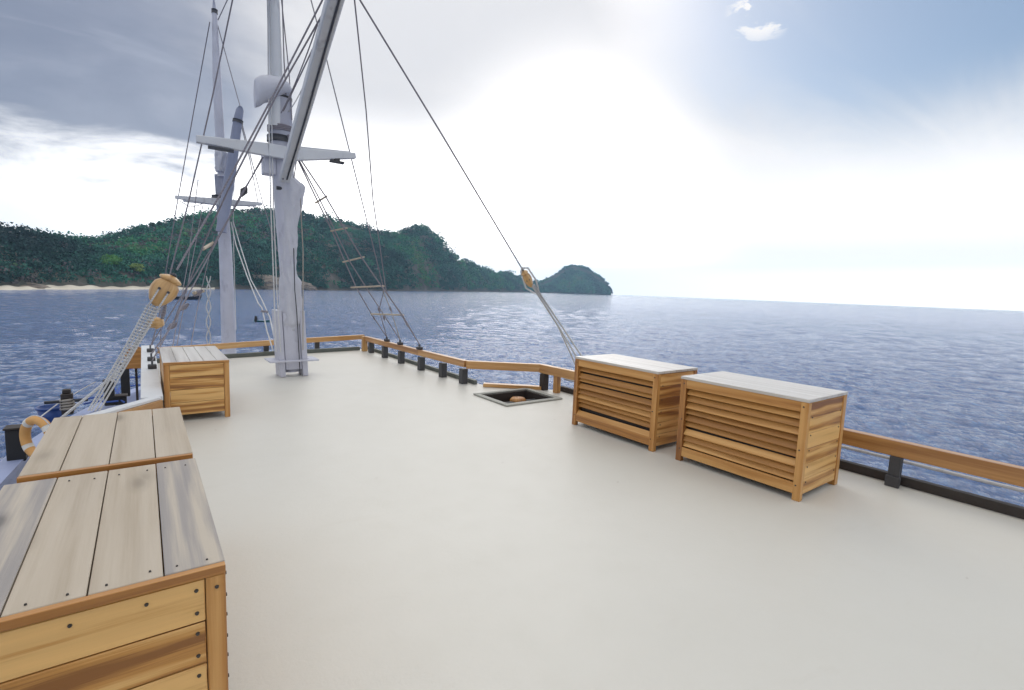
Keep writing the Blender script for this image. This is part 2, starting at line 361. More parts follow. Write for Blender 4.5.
def plank_box(x0,x1,y0,y1,H,label,tops,matt,nf,pw=.07,matf=None,side=True):
    t=empty('plank_locker',((x0+x1)/2,(y0+y1)/2,0),label,'deck locker','solid plank lockers on the port side')
    tk=.026; zt=H-tk
    for xa in (x0,x1-pw):
        for ya in (y0,y1-pw):
            mb=MB(); mb.box((xa,ya,0),(xa+pw,ya+pw,zt-.001),axis=2,rnd=.62); pst=mb.build('corner_post',M['teak'],t,bevel=.003)
            if xa!=x0 and ya==y0: npost=pst
    mb=MB(); z0=.075; hs=(zt-.004-z0)/nf
    for k in range(nf): mb.box((x0+pw+.002,y0+.006,z0+k*hs+.002),(x1-pw-.002,y0+.028,z0+(k+1)*hs-.002),axis=0,rnd=[.3,.75,.3,.55,.25,.8][k%6])
    front=mb.build('front_panel',matf or M['teakfront'],t,bevel=.002)
    for nm,xa,xb in (('side_panel',x1-.03,x1-.006),('side_panel',x0+.006,x0+.03)):
        mb=MB()
        for k in range(nf): mb.box((xa,y0+pw+.002,z0+k*hs+.002),(xb,y1-pw-.002,z0+(k+1)*hs-.002),axis=1)
        mb.build(nm,M['teakfront'],t,bevel=.002)
    mb=MB(); mb.box((x0+pw,y1-.03,z0),(x1-pw,y1-.008,zt-.004),axis=0); mb.build('back_panel',M['teak'],t)
    mb=MB(); mb.box((x0-.0,y0-.004,zt),(x1+.0,y0+.018,H-.001),axis=0); mb.build('lid_edging',M['teak'],t,bevel=.0015)
    lids=[]
    for i,(xa,xb,r) in enumerate(tops):
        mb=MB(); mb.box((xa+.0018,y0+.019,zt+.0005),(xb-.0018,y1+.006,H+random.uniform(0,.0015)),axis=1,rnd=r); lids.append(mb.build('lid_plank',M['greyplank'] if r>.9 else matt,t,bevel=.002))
    return t,zt,z0,hs,front,npost,lids
b1,zt,z0,hs,front1,post1,lids1=plank_box(-.44,.16,1.52,2.52,.86,'solid teak locker in the near left corner, grey figured plank in its lid',
    [(-.595+.155,-.29,.93),(-.29,-.137,.35),(-.137,.02,.30),(.02,.163,.99)],M['bleach'],6,.048)
for k in range(6):
    for zz in (z0+k*hs+.03,z0+(k+1)*hs-.03):
        screw((.16-.048-.022,1.5255,zz),(0,-1,0),front1,.0055)
        screw((.1605,1.545,zz+.02),(1,0,0),post1,.006)
for x,k in ((-.02,5),(-.17,5),(-.1,3)): screw((x,1.5255,z0+(k+1)*hs-.03),(0,-1,0),front1,.005)
screw((.138,1.5195,zt-.035),(0,-1,0),post1,.0055)
for x in (-.25,-.175,-.10,-.01,.05,.12):
    for y in (1.57,2.45): screw((x,y+random.uniform(-.01,.01),.8605),(0,0,1),lids1[1 if x<-.137 else 2 if x<.02 else 3],.0032)
plank_box(-.41,.155,2.57,3.56,.868,'solid locker with pale bleached lid, between the nearest left locker and the rail',
    [(-.41,-.29,.1),(-.29,-.137,.45),(-.137,.02,.2),(.02,.158,.3)],M['bleach'],5)
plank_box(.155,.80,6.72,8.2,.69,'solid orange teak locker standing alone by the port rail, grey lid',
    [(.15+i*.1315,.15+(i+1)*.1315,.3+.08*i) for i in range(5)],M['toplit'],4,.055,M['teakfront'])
# ------------------------------------------------------------------ railings
def post(mb,x,y,z0,z1,w=.09,d=.09,rnd=None): mb.box((x-w/2,y-d/2,z0),(x+w/2,y+d/2,z1),axis=2,rnd=rnd)
# starboard railing
rs=empty('starboard_railing',(5.4,4,0),'orange timber railing on dark posts along the right side of the deck','railing')
sb=[(5.50,-3.8,.42),(5.50,1.9,.42),(5.44,5.2,.42),(5.38,6.42,.42)]
mb=MB(); mb.sweep(sb,.10,.14); mb.build('top_rail',M['railwood'],rs,bevel=.004)
sb2=[(5.38,6.421,.42),(4.40,7.22,.42)]; mb=MB(); mb.sweep(sb2,.10,.13); mb.build('top_rail',M['railwood'],rs,bevel=.004)
sb3=[(4.40,7.222,.42),(4.36,8.9,.405),(4.38,11.95,.375)]; mb=MB(); mb.sweep(sb3,.10,.11); mb.build('top_rail',M['railwood'],rs,bevel=.004)
for (x,y,zt_) in ((5.47,-1.2,.278),(5.47,1.45,.278),(5.43,4.5,.278)):
    mb=MB(); post(mb,x,y,.002,zt_,.06,.09); mb.box((x-.05,y-.055,.002),(x-.028,y+.055,.10)); mb.build('post',M['greysteel'],rs,bevel=.004)
pp=[(4.42,7.35),(4.40,8.05),(4.38,8.9),(4.38,9.85),(4.38,10.75),(4.40,11.65)]
for (x,y) in pp:
    mb=MB(); post(mb,x,y,.002,.262,.11,.12); mb.build('post',M['greysteel'],rs,bevel=.004)
mb=MB(); post(mb,5.36,6.3,.002,.278,.11,.11); mb.build('post',M['darkwood'],rs,bevel=.004)
mb=MB(); post(mb,5.40,6.02,.002,.278,.09,.09); mb.build('post',M['railwood'],rs,bevel=.004)
mb=MB(); post(mb,4.36,11.99,.002,.372,.12,.10); mb.build('post',M['railwood'],rs,bevel=.004)
mb=MB(); mb.sweep([(5.58,-3.9,.085),(5.58,6.12,.085)],.07,.083); mb.build('sill',M['darkwood'],rs,bevel=.004)
mb=MB(); mb.sweep([(5.34,6.34,.06),(4.60,6.98,.06)],.12,.055); mb.build('sill_board',M['railwood'],rs,bevel=.003)
mb=MB(); mb.sweep([(4.58,7.2,.07),(4.58,12.3,.07)],.07,.068); mb.build('sill',M['sill'],rs,bevel=.004)
mb=MB(); mb.tube([(5.66,-3.8,.2),(5.66,1.4,.2),(5.64,6.1,.2)],.016,8); mb.build('pipe',M['whitepaint'],rs)
# forward railing
rf=empty('forward_railing',(2.3,11.6,0),'low orange timber railing across the forward end of the deck','railing')
fw=[P(158,347.5,z=.37),P(288,339,z=.37),P(366,334.5,z=.37)]
mb=MB(); mb.sweep(fw[:2],.09,.11); mb.build('top_rail',M['railwood'],rf,bevel=.004)
mb=MB(); mb.sweep([fw[1]+Vector((.003,.001,0)),fw[2]-Vector((.07,0.02,0))],.09,.11); mb.build('top_rail',M['railwood'],rf,bevel=.004)
for px,py in ((194,347),(266,343),(317,340)):
    q=P(px,py-2,z=.30); mb=MB(); post(mb,q.x,q.y,.002,.258,.10,.09); mb.build('post',M['greysteel'],rf,bevel=.004)
mb=MB(); mb.sweep([(-.02,11.55,.085),(2.3,12.0,.085),(4.32,12.25,.085)],.09,.083); mb.build('sill',M['sill'],rf,bevel=.004)
# port railing
rp=empty('port_railing',(0,8,0),'white painted rail cap along the left side behind the lockers','railing')
mb=MB(); mb.sweep([(.04,6.30,.40),(.04,11.2,.385)],.19,.05); mb.build('rail_cap',M['white'],rp,bevel=.004)
mb=MB(); mb.sweep([(.08,6.296,.40),(-.50,5.58,.40),(-.50,-3.8,.40)],.10,.03); mb.build('rail_cap',M['white'],rp,bevel=.004)
mb=MB(); mb.sweep([(.105,6.27,.369),(-.475,5.555,.369),(-.475,-3.8,.369)],.07,.22); mb.build('rail_board',M['railwood'],rp,bevel=.003)
mb=MB(); mb.sweep([(.08,6.42,.349),(.08,11.3,.335)],.05,.26); mb.build('rail_board',M['white'],rp,bevel=.003)
for y in (-2,0,2,4): mb=MB(); post(mb,-.45,y,.002,.148,.09,.09); mb.build('post',M['greysteel'],rp)
for y in (6.6,7.6,9,10.4): mb=MB(); post(mb,.08,y,.002,.085,.07,.09); mb.build('post',M['greysteel'],rp)
mb=MB(); mb.sweep([(-.66,-3.9,.085),(-.66,5.6,.085),(-.01,6.45,.085),(-.01,11.5,.085)],.07,.083); mb.build('sill',M['sill'],rp)
# shroud lugs that rise through the rails
def lug(x,y,z,label):
    t=empty('shroud_lug',(x,y,z),label,'shroud fitting','iron lugs that anchor the shrouds to the rails')
    mb=MB(); mb.box((x-.05,y-.06,z+.001),(x+.05,y+.06,z+.055)); mb.build('base_plate',M['greysteel'],t,bevel=.008)
    mb=MB(); mb.tube([(x,y-.03,z+.05),(x,y-.025,z+.09),(x,y,z+.105),(x,y+.025,z+.09),(x,y+.03,z+.05)],.012,8); mb.build('eye',M['iron'],t)
    return Vector((x,y,z+.10))
SL=[lug(4.37,10.62,.388,'iron lug on the right rail, forward one of three'),lug(4.37,9.9,.395,'iron lug on the right rail, middle one of three'),lug(4.36,8.95,.405,'iron lug on the right rail, aft one of three')]
PL=[lug(.07,10.2,.388,'iron lug on the white left rail cap, forward one of three'),lug(.07,9.1,.392,'iron lug on the white left rail cap, middle one of three'),lug(.07,8.3,.395,'iron lug on the white left rail cap, nearest of three')]
# ------------------------------------------------------------------ masts
def mpos(y): return None
m1=empty('main_mast',(2.08,9.3,0),'thick pale grey mast standing on the deck with crosstree and canvas cover','mast')
def A1(px,py): return P(px,py,y=9.3)
# tabernacle
b0=Vector((2.08,9.3,0))
lean=Vector((-.05,0,1)).normalized()
def cheek(dx,w,top): 
    mb=MB(); mb.hexa([(2.08+dx-w/2,9.12,.002),(2.08+dx-w/2-.05*top,9.12,top),(2.08+dx-w/2,9.48,.002),(2.08+dx-w/2-.05*top,9.48,top),(2.08+dx+w/2,9.12,.002),(2.08+dx+w/2-.05*top,9.12,top),(2.08+dx+w/2,9.48,.002),(2.08+dx+w/2-.05*top,9.48,top)],axis=2); return mb
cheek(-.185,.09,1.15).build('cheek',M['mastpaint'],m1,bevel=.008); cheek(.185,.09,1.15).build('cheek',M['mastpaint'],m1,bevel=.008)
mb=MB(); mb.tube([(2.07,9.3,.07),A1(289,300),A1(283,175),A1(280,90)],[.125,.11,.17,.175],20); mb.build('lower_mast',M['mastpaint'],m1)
mb=MB(); mb.tube([A1(274.5,128)+Vector((0,-.08,0)),A1(275,85)+Vector((0,-.08,0)),A1(272,0)+Vector((0,-.08,0)),A1(262,-165)+Vector((0,-.08,0))],[.10,.105,.095,.05],16); mb.build('topmast',M['whitepaint'],m1)
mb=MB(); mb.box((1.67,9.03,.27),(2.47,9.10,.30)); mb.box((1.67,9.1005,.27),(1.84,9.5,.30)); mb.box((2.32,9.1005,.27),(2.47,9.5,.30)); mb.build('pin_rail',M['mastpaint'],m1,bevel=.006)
mb=MB(); mb.tube([(2.165,9.10,.03),(2.12,9.10,1.1),(2.08,9.06,1.5),(2.06,9.02,2.2)],.008,6); mb.build('seam_cable',M['iron'],m1)
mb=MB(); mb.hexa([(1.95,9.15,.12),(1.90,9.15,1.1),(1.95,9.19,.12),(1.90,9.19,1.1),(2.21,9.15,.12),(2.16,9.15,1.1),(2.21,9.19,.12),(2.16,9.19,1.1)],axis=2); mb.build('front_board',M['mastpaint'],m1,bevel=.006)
for (py,rr_,nt_,nm) in ((133,.178,4,'upper'),(171,.135,5,'lower')):
    mb=MB(); c0=A1(280.5 if py<150 else 283,py); k_=nt_*24; mb.tube([c0+Vector((math.cos(a*2*math.pi/24)*(rr_+.012),math.sin(a*2*math.pi/24)*(rr_+.012),.024*a/24)) for a in range(k_)],.012,6,rnd=.5); mb.build('rope_lashing',M['ropedark'],m1)
mb=MB(); mb.tube([A1(285,138)+Vector((0,-.22,0)),A1(288,146)+Vector((0,-.26,0)),A1(284,154)+Vector((0,-.22,0)),A1(287,162)+Vector((0,-.24,0)),A1(283,168)+Vector((0,-.18,0))],[.02,.035,.02,.03,.015],8); mb.build('rope_lashing',M['ropedark'],m1)
# fabric lofts round the mast
def loft(name,rows,mat,parent,seg=40,seed=1,amp=.02,yc=9.3,squash=1.05,thick=True):
    """rows: (px_left, px_right, py) outline of bundled cloth; rings are ellipses with folds"""
    rr=np.random.default_rng(seed); mb=MB(); rings=[]; ph=rr.uniform(0,6.28,6); pts=[]
    rows2=[]
    for a,b in zip(rows,rows[1:]):
        for k in range(4):
            t=k/4; t_=t*t*(3-2*t); rows2.append(tuple(a[i]+(b[i]-a[i])*(t if i==2 else t_) for i in range(3)))
    rows2.append(rows[-1])
    for j,(l,r,py) in enumerate(rows2):
        L=P(l,py,y=yc); R_=P(r,py,y=yc); c=(L+R_)/2; rx=(R_-L).length/2; ry=rx*squash; ring=[]
        for k in range(seg):
            t=2*math.pi*k/seg
            f=1+amp/rx*(.5*math.sin(5*t+ph[0]+j*.35)+.35*math.sin(9*t+ph[1]-j*.6)+.25*math.sin(3*t+ph[2]+j*1.1)+rr.uniform(-.25,.25))
            ring.append((c.x+rx*f*math.cos(t),yc+ry*f*math.sin(t),c.z+.012*math.sin(4*t+j)))
        rings.append(ring)
    base=0; mb.v=[p for rg in rings for p in rg]
    for j in range(len(rings)-1):
        for k in range(seg):
            k2=(k+1)%seg; mb.f.append((j*seg+k,(j+1)*seg+k,(j+1)*seg+k2,j*seg+k2)); mb.r.append(.5); mb.sm.append(True); mb.uv+=[(0,0)]*4
    for j,rev in ((0,0),(len(rings)-1,1)):
        idx=[j*seg+k for k in range(seg)]; mb.f.append(tuple(idx if not rev else idx[::-1])); mb.r.append(.5); mb.sm.append(False); mb.uv+=[(0,0)]*seg
    return mb.build(name,mat,parent)
loft('sail_cover',[(279,294,176),(277,303.5,186),(277,301,203),(277.5,297,226),(279.5,297.5,246),(280.5,295,258),(280,296,272),(280,300.5,286),(279.5,302.5,305),(279.5,302,322),(281.5,298,330)],M['canvas'],m1,seed=3,amp=.028)
# hood at the head of the lower mast
def hood(parent):
    mb=MB(); c=P(269,92,y=9.2); seg=16; rings=[]
    prof=[(254.8,79.5,107.5),(257,77,107.6),(263,75.2,103.8),(268,76,102),(274,77,100),(280,78.5,97),(287,83,95.5),(290.5,88,97)]
    prof2=[]
    for a,b in zip(prof,prof[1:]):
        for k in range(3): t=k/3; prof2.append(tuple(a[i]*(1-t)+b[i]*t for i in range(3)))
    prof2.append(prof[-1])
    nP=len(prof2)
    for j,(px,pt,pb) in enumerate(prof2):
        T=P(px,pt,y=9.2); B=P(px,pb,y=9.2); mid=(T+B)/2; rz=(T-B).length/2; ry=.10+.16*math.sin(math.pi*(j+.5)/nP)
        rings.append([(mid.x,9.2+ry*math.sin(2*math.pi*k/seg),mid.z+rz*math.cos(2*math.pi*k/seg)*(1+.03*math.sin(j*1.3+k))) for k in range(seg)])
    mb.v=[p for r in rings for p in r]
    for j in range(nP-1):
        for k in range(seg):
            k2=(k+1)%seg; mb.f.append((j*seg+k,j*seg+k2,(j+1)*seg+k2,(j+1)*seg+k)); mb.r.append(.5); mb.sm.append(True); mb.uv+=[(0,0)]*4
    mb.f.append(tuple(range(seg))[::-1]); mb.f.append(tuple((nP-1)*seg+k for k in range(seg))); mb.r+=[.5,.5]; mb.sm+=[False,False]; mb.uv+=[(0,0)]*(2*seg)
    return mb.build('canvas_hood',M['canvas'],parent)
hood(m1)
# crosstree
def ctree(parent,pts,ww,d=.12,yc=9.3,name='crosstree',mat=None):
    mb=MB()
    for (a,b,ha,hb) in pts:
        p=P(*a,y=yc); q=P(*b,y=yc)
        mb.beam(p,q,d,ha,up=(0,0,1),h2=hb)
    return mb.build(name,mat or M['whitepaint'],parent,bevel=.008)
yc=9.08
ctree(m1,[((196,139),(268,150),.10,.20),((268.2,150),(292,154.5),.20,.20),((292.2,154.5),(355,156),.20,.09)],0,.10,yc)
yc2=9.54
ctree(m1,[((200,138.5),(280,149),.08,.14),((280.2,149),(350,154),.14,.08)],0,.08,yc2)
mb=MB(); mb.tube([A1(280,143),A1(280,137)],[.20,.20],20); mb.build('iron_band',M['iron'],m1)
mb=MB(); mb.tube([A1(280.5,99.5),A1(280.5,97.5)],[.18,.18],20); mb.build('iron_band',M['greysteel'],m1)
mb=MB(); q=P(221,146.5,y=9.02); mb.box(q+Vector((-.17,-.03,-.06)),q+Vector((.17,.03,-.02))); mb.build('spreader_lamp',M['iron'],m1)
mb=MB(); q=P(336,161,y=9.06); mb.box(q+Vector((-.10,-.05,-.03)),q+Vector((.13,.05,.0))); mb.box(q+Vector((-.03,-.03,0)),q+Vector((.06,.03,.05))); mb.build('spreader_lamp',M['greysteel'],m1)
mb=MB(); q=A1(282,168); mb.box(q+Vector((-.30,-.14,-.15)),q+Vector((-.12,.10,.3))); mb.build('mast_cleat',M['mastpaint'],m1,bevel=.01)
# boom (raised derrick spar)
BH=Vector((1.93,8.98,3.33)); BT=Vector((1.605,5.30,4.38)); bd=(BT-BH)
def BP(t): return BH+bd*t
sp=empty('boom_spar',BH,'long white spar slanting up from the main mast over the deck','spar')
mb=MB(); mb.beam(BP(-.02),BP(1.34),.155,.13,w2=.145,h2=.125); mb.build('spar_body',M['whitepaint'],sp,bevel=.015)
dn=Vector((0,0,-1)); 
mb=MB(); off=Vector((.015,-.01,-.076)); mb.tube([BP(.02)+off,BP(.5)+off+Vector((.01,0,0)),BP(1.3)+off],.012,8); mb.build('track',M['iron'],sp)
mb=MB(); q=BP(-.02); mb.tube([q+Vector((-.1,.12,-.14)),q+Vector((.1,.12,-.14))],.03,10); mb.build('hinge_pin',M['iron'],sp)
# far mast
m2=empty('fore_mast',(1.8,15,-2.1),'thinner far mast beyond the forward railing with its own crosstree','mast')
def A2(px,py): return P(px,py,y=15)
q=A2(229,345); q.z=-2.1
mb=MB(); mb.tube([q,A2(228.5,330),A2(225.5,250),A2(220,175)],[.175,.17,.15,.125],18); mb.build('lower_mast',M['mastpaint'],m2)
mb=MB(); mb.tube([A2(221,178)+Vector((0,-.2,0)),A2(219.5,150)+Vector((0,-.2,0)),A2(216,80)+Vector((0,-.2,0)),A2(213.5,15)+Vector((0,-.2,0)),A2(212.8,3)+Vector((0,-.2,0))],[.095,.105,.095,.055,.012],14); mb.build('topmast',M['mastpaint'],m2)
mb=MB(); mb.tube([A2(213.7,17)+Vector((0,-.2,0)),A2(213.6,13)+Vector((0,-.2,0))],.068,12); mb.build('iron_band',M['iron'],m2)
mb=MB(); mb.tube([A2(220.5,199),A2(220.5,196)],.20,14); mb.build('iron_band',M['iron'],m2)
loft('sail_cover',[(215,227,152),(215.5,227,158),(215.8,224,168),(216.5,224,172)],M['canvas'],m2,seed=8,amp=.03,yc=14.75)
ctree(m2,[((175,197),(219,202),.07,.17),((219.2,202),(262,204),.17,.07)],0,.10,14.72)
ctree(m2,[((183,200.5),(222,204),.06,.10),((222.2,204),(256,205.5),.10,.06)],0,.08,15.25)
g=empty('gaff_spar',P(226,226,y=14.4),'dark blue grey spar leaning against the far mast','spar')
mb=MB(); mb.tube([P(221.5,232,y=14.4),P(230,175,y=14.4),P(238,120,y=14.4),P(240,110,y=14.4),P(240.5,106.5,y=14.4)],[.125,.125,.10,.085,.04],14); mb.build('spar_body',M['sparblue'] if 'sparblue' in M else M.setdefault('sparblue',paint('blue_grey_spar_paint',(.22,.25,.36),.5,.2,3)),g)
mb=MB(); mb.tube([P(237.6,123,y=14.4),P(238.1,120,y=14.4)],.118,12); mb.build('iron_band',M['iron'],g)
# ------------------------------------------------------------------ rigging
def cat(a,b,sag,n=14):
    a=Vector(a);b=Vector(b); return [a.lerp(b,i/n)-Vector((0,0,sag*4*(i/n)*(1-i/n))) for i in range(n+1)]
def rope(pts,r,label,mat='ropedark',group=None,name='rope',catg='rope',sag=0):
    if len(pts)==2: pts=cat(pts[0],pts[1],sag,16 if sag else 2)
    mb=MB(); mb.tube(pts,r,7,rnd=.5); o=mb.build(name,M[mat],origin=pts[0]); return tag(o,label,catg,group)
def knot(p,r,parent=None,mat='iron'):
    pass
MH1=P(262,-165,y=9.22)
# heart-shaped pulley blocks
def block(c,axis,w,h,th,label,face,name='pulley_block'):
    """wooden block: long axis `axis`, broad face normal `face`"""
    c=Vector(c); a=Vector(axis).normalized(); nrm=Vector(face); nrm=(nrm-a*nrm.dot(a)).normalized(); s_=a.cross(nrm)
    Mx=Matrix((s_,nrm,a)).transposed().to_4x4(); Mx.translation=c
    t=empty(name,c,label,'pulley block','wooden pulley blocks of the tackles')
    prof=[(.05,-.5),(.3,-.47),(.62,-.36),(.9,-.16),(1,.02),(.93,.2),(.70,.31),(.60,.335)]
    mb=MB(); seg=20; base=0
    for (r,z) in prof:
        for k in range(seg):
            q=2*math.pi*k/seg; mb.v.append(tuple(Mx@Vector((r*w/2*math.cos(q),r**.6*th/2*math.sin(q),z*h))))
    for i in range(len(prof)-1):
        for k in range(seg):
            k2=(k+1)%seg; mb.f.append((i*seg+k,i*seg+k2,(i+1)*seg+k2,(i+1)*seg+k)); mb.r.append(.6); mb.sm.append(True); mb.uv+=[(prof[i][1]*h,k/seg*.4),(prof[i][1]*h,(k+1)/seg*.4),(prof[i+1][1]*h,(k+1)/seg*.4),(prof[i+1][1]*h,k/seg*.4)]
    mb.f.append(tuple(range(seg))[::-1]); mb.r.append(.6); mb.sm.append(False); mb.uv+=[(0,0)]*seg
    shell=mb.build('shell',M['blockwood'],t)
    mb=MB(); seg=20; prof=[(0.55,.30),(.80,.325),(.98,.37),(.93,.42),(.66,.47),(.34,.52),(0.01,.53)]
    for (r,z) in prof:
        for k in range(seg):
            q=2*math.pi*k/seg; mb.v.append(tuple(Mx@Vector((r*w*.44*math.cos(q),r*th*.55*math.sin(q),z*h))))
    for i in range(len(prof)-1):
        for k in range(seg):
            k2=(k+1)%seg; mb.f.append((i*seg+k,i*seg+k2,(i+1)*seg+k2,(i+1)*seg+k)); mb.r.append(.9); mb.sm.append(True); mb.uv+=[(prof[i][1]*h,k/seg*.4),(prof[i][1]*h,(k+1)/seg*.4),(prof[i+1][1]*h,(k+1)/seg*.4),(prof[i+1][1]*h,k/seg*.4)]
    mb.build('cap',M['blockwood'],t)
    mb=MB(); mb.lathe([(0.0,.50*h),(.05*w*2,.51*h),(.13*w,.54*h),(.12*w,.58*h),(.05*w,.61*h),(0,.61*h)],Mx,12); mb.build('shackle',M['iron'],t)
    for sx in (-.17,.17):
        for sg in (-1,1):
            mb=MB(); p=Vector((sx*w,sg*th*.47,.02*h)); mb.tube([Mx@(p+Vector((0,-sg*.01,0))),Mx@(p+Vector((0,sg*.012,0)))],.016*w/.28,10); mb.build('sheave_hole',M['iron'],shell)
    return t,Mx
# port topping lift with its big block
pA=Vector((-.47,5.58,.43)); pT=BP(1.03)+Vector((-.1,0,.05))
ld=(pT-pA)
pb=P(163.5,291,y=5.5); tt=(pb-pA).dot(ld)/ld.dot(ld); pbp=pA+ld*tt
pu=(P(176,270,y=5.5)-P(157,300,y=5.5)).normalized()
toCam=Vector((0,0,1.65))-pb
_,bm_=block(pb,pu,.215,.30,.13,'big heart shaped wooden pulley block hanging above the left rail',toCam)
rope([pb+pu*.22,P(224,188,y=5.45),P(273,96,y=5.4),P(322.5,0,y=5.35)],.0085,'dark rope rising from the big left pulley block to the white spar','ropedark','topping ropes of the white spar')
# tackle falls under block
tk=empty('block_tackle',pA,'thick white rope tackle running from the big left pulley block down to the rail','tackle')
side=pu.cross(toCam.normalized()).normalized()
for i,(o1,o2) in enumerate(((-.036,-.05),(-.012,-.03),(.012,.0),(.036,.03))):
    inn=i in (0,3); a=(pb+side*(-.037 if i==0 else .037)+toCam.normalized()*.066+pu*.0) if inn else pb-pu*.14+side*o1; e=P(92+i*1.5,412-i*.5,y=5.6)
    p=[a]+([a-pu*.07+toCam.normalized()*.012,a-pu*.13+toCam.normalized()*.002] if inn else [])+[ (pb-pu*.19+side*o1*1.1).lerp(e+side*o2*.6,k/8)+Vector((0,0,-.01*math.sin(k*math.pi/8))) for k in range(9)]
    mb=MB(); mb.tube(p,.0075,7,rnd=.5); mb.build('fall',M['ropewhite'],tk)
# spiral lashing around the falls
mb=MB(); hel=[]; a=pb-pu*.16; e=P(112,382,y=5.6); nT=26
for k in range(nT*10+1):
    t=k/(nT*10); c=a.lerp(e,t); ang=t*nT*2*math.pi; dd=(e-a).normalized(); s1=dd.cross(Vector((0,1,0))).normalized(); s2=dd.cross(s1)
    hel.append(c+s1*math.cos(ang)*(.052-.02*t)+s2*math.sin(ang)*.03)
mb.tube(hel,.006,5,rnd=.5); mb.build('spiral_lashing',M['ropewhite'],tk)
rope([P(150,325,y=5.6),P(118,372,y=5.7),P(60,419,y=5.85)],.012,'white rope slanting down beside the thick tackle to the rail end','ropewhite')
# toggle hanging under block
tg=empty('wooden_toggle',P(155,324,y=5.75),'small orange wooden toggle hanging on a dark cord below the big block','toggle')
mb=MB(); mb.tube([P(148,327,y=5.75),P(151,324,y=5.75),P(156,323,y=5.75),P(161,324,y=5.75),P(163,326,y=5.75)],[.012,.045,.062,.05,.015],12); mb.build('toggle_body',M['blockwood'],tg)
mb=MB(); mb.tube([P(166,303,y=5.7),P(163.5,313,y=5.72),P(162,319,y=5.75)],[.008,.02,.012],8); mb.build('cord',M['ropedark'],tg)
# starboard guy
sA=P(576,366,x=5.47); sB=P(588,362,x=5.47); sT=BP(1.08)+Vector((.1,0,.03)); sb_=P(527.5,279,y=5.4)
su=(P(521,268,y=5.4)-P(533,291,y=5.4)).normalized()
_,_b=block(sb_,su,.125,.26,.15,'slim wooden pulley block on the stay above the right rail',Vector((0,0,1.65))-sb_)
rope([sb_+su*.15,P(441,133,y=5.35),P(360,0,y=5.3),P(338,-38,y=5.1)],.0095,'dark stay descending from the white spar to the slim right pulley block','ropedark','topping ropes of the white spar')
t2=empty('block_tackle',sA,'pale rope tackle spreading from the slim right pulley block to the rail','tackle')
for (p0,p1,p2) in (((531,284),(558,326),(577,368)),((534,285),(561,325),(588,366)),((533,286),(559,327),(583,368))):
    mb=MB(); mb.tube([P(*p0,y=5.36),P(*p1,y=5.42),P(*p2,x=5.42)],.013,7,rnd=.5); mb.build('fall',M['ropewhite'],t2)
mb=MB(); mb.tube([P(522,268,y=5.38),P(528,268,y=5.33),P(536,280,y=5.33),P(539,292,y=5.36),P(534,293,y=5.38),P(526,288,y=5.42),P(521,272,y=5.4),P(522,268,y=5.38)],.013,7,rnd=.5); mb.build('strop',M['ropewhite'],t2)
# starboard shrouds with rungs
sh=empty('shroud_ladder',SL[1],'rope ladder of shrouds with wooden rungs right of the main mast','rope ladder')
up=P(298,160,y=9.25); up2=P(301,160,y=9.2)
def pl(pts,r,mat,parent,name='stringer'):
    mb=MB(); mb.tube(pts,r,7,rnd=.5); return mb.build(name,M[mat],parent)
def yl(t,y0,y1): return y0+(y1-y0)*t
L1=[(298,160,9.25),(317,200,9.5),(332,231,9.7),(345,262,9.95),(356,287,10.2),(372,315,10.45)]
L3=[(301,160,9.2),(326,197,9.15),(344,228,9.1),(362,258,9.05),(382,287,9.0),(403,316,8.97)]
pl([P(a,b,y=c) for a,b,c in L1]+[SL[0]],.012,'ropedark',sh)
pl([P(a,b,y=c) for a,b,c in L3]+[SL[2]],.012,'ropedark',sh)
pl([P(299,160,y=9.22),P(320,200,y=9.3),P(350,262,y=9.5),P(369,292,y=9.75),P(386,318,y=9.85),SL[1]],.011,'ropedark',sh)
for a,b in (((315.5,203,9.45),(327,196,9.15)),((331,231,9.7),(347,228,9.1)),((343,262,9.95),(364,257,9.05)),((351,287.5,10.2),(384,286,9.0)),((371,314,10.4),(403.5,315,8.97))):
    pl([P(*a[:2],y=a[2]),P(*b[:2],y=b[2])],.016,'bleach',sh,'rung')
for i,(px,py,yy) in enumerate(((379,310,10.0),(384,318,9.9),(390.5,309,9.6),(407,324,8.96),(374,318,10.5))):
    q=P(px,py,y=yy); mb=MB(); mb.tube([q+Vector((-.02,0,.05)),q,q+Vector((.02,0,-.05))],[.012,.028,.012],8); mb.build('lashing',M['ropedark'],sh)
rope([P(383,291,y=9.8),P(390.5,309,y=9.7),SL[1]+Vector((0,0,.0))],.009,'thin rope crossing the lowest rungs to the middle right lug','ropetan')
rope([P(268.5,-60,y=9.2),P(311,0,y=9.3),P(325.5,55,y=9.35),P(361.7,200,y=9.6),P(384,290,y=9.8),P(379,310,y=10.0),SL[0]],.010,'thin dark shroud from the main masthead, left one of the pair over the hill','ropedark')
rope([P(348,-68,y=5.0),P(354.5,0,y=6),P(366,110,y=7.4),P(373,200,y=8.3),P(379,240,y=8.6),P(386,291,y=8.8),P(403,318,y=8.9),SL[2]],.009,'dark stay from the white spar to the aft right lug','ropedark')
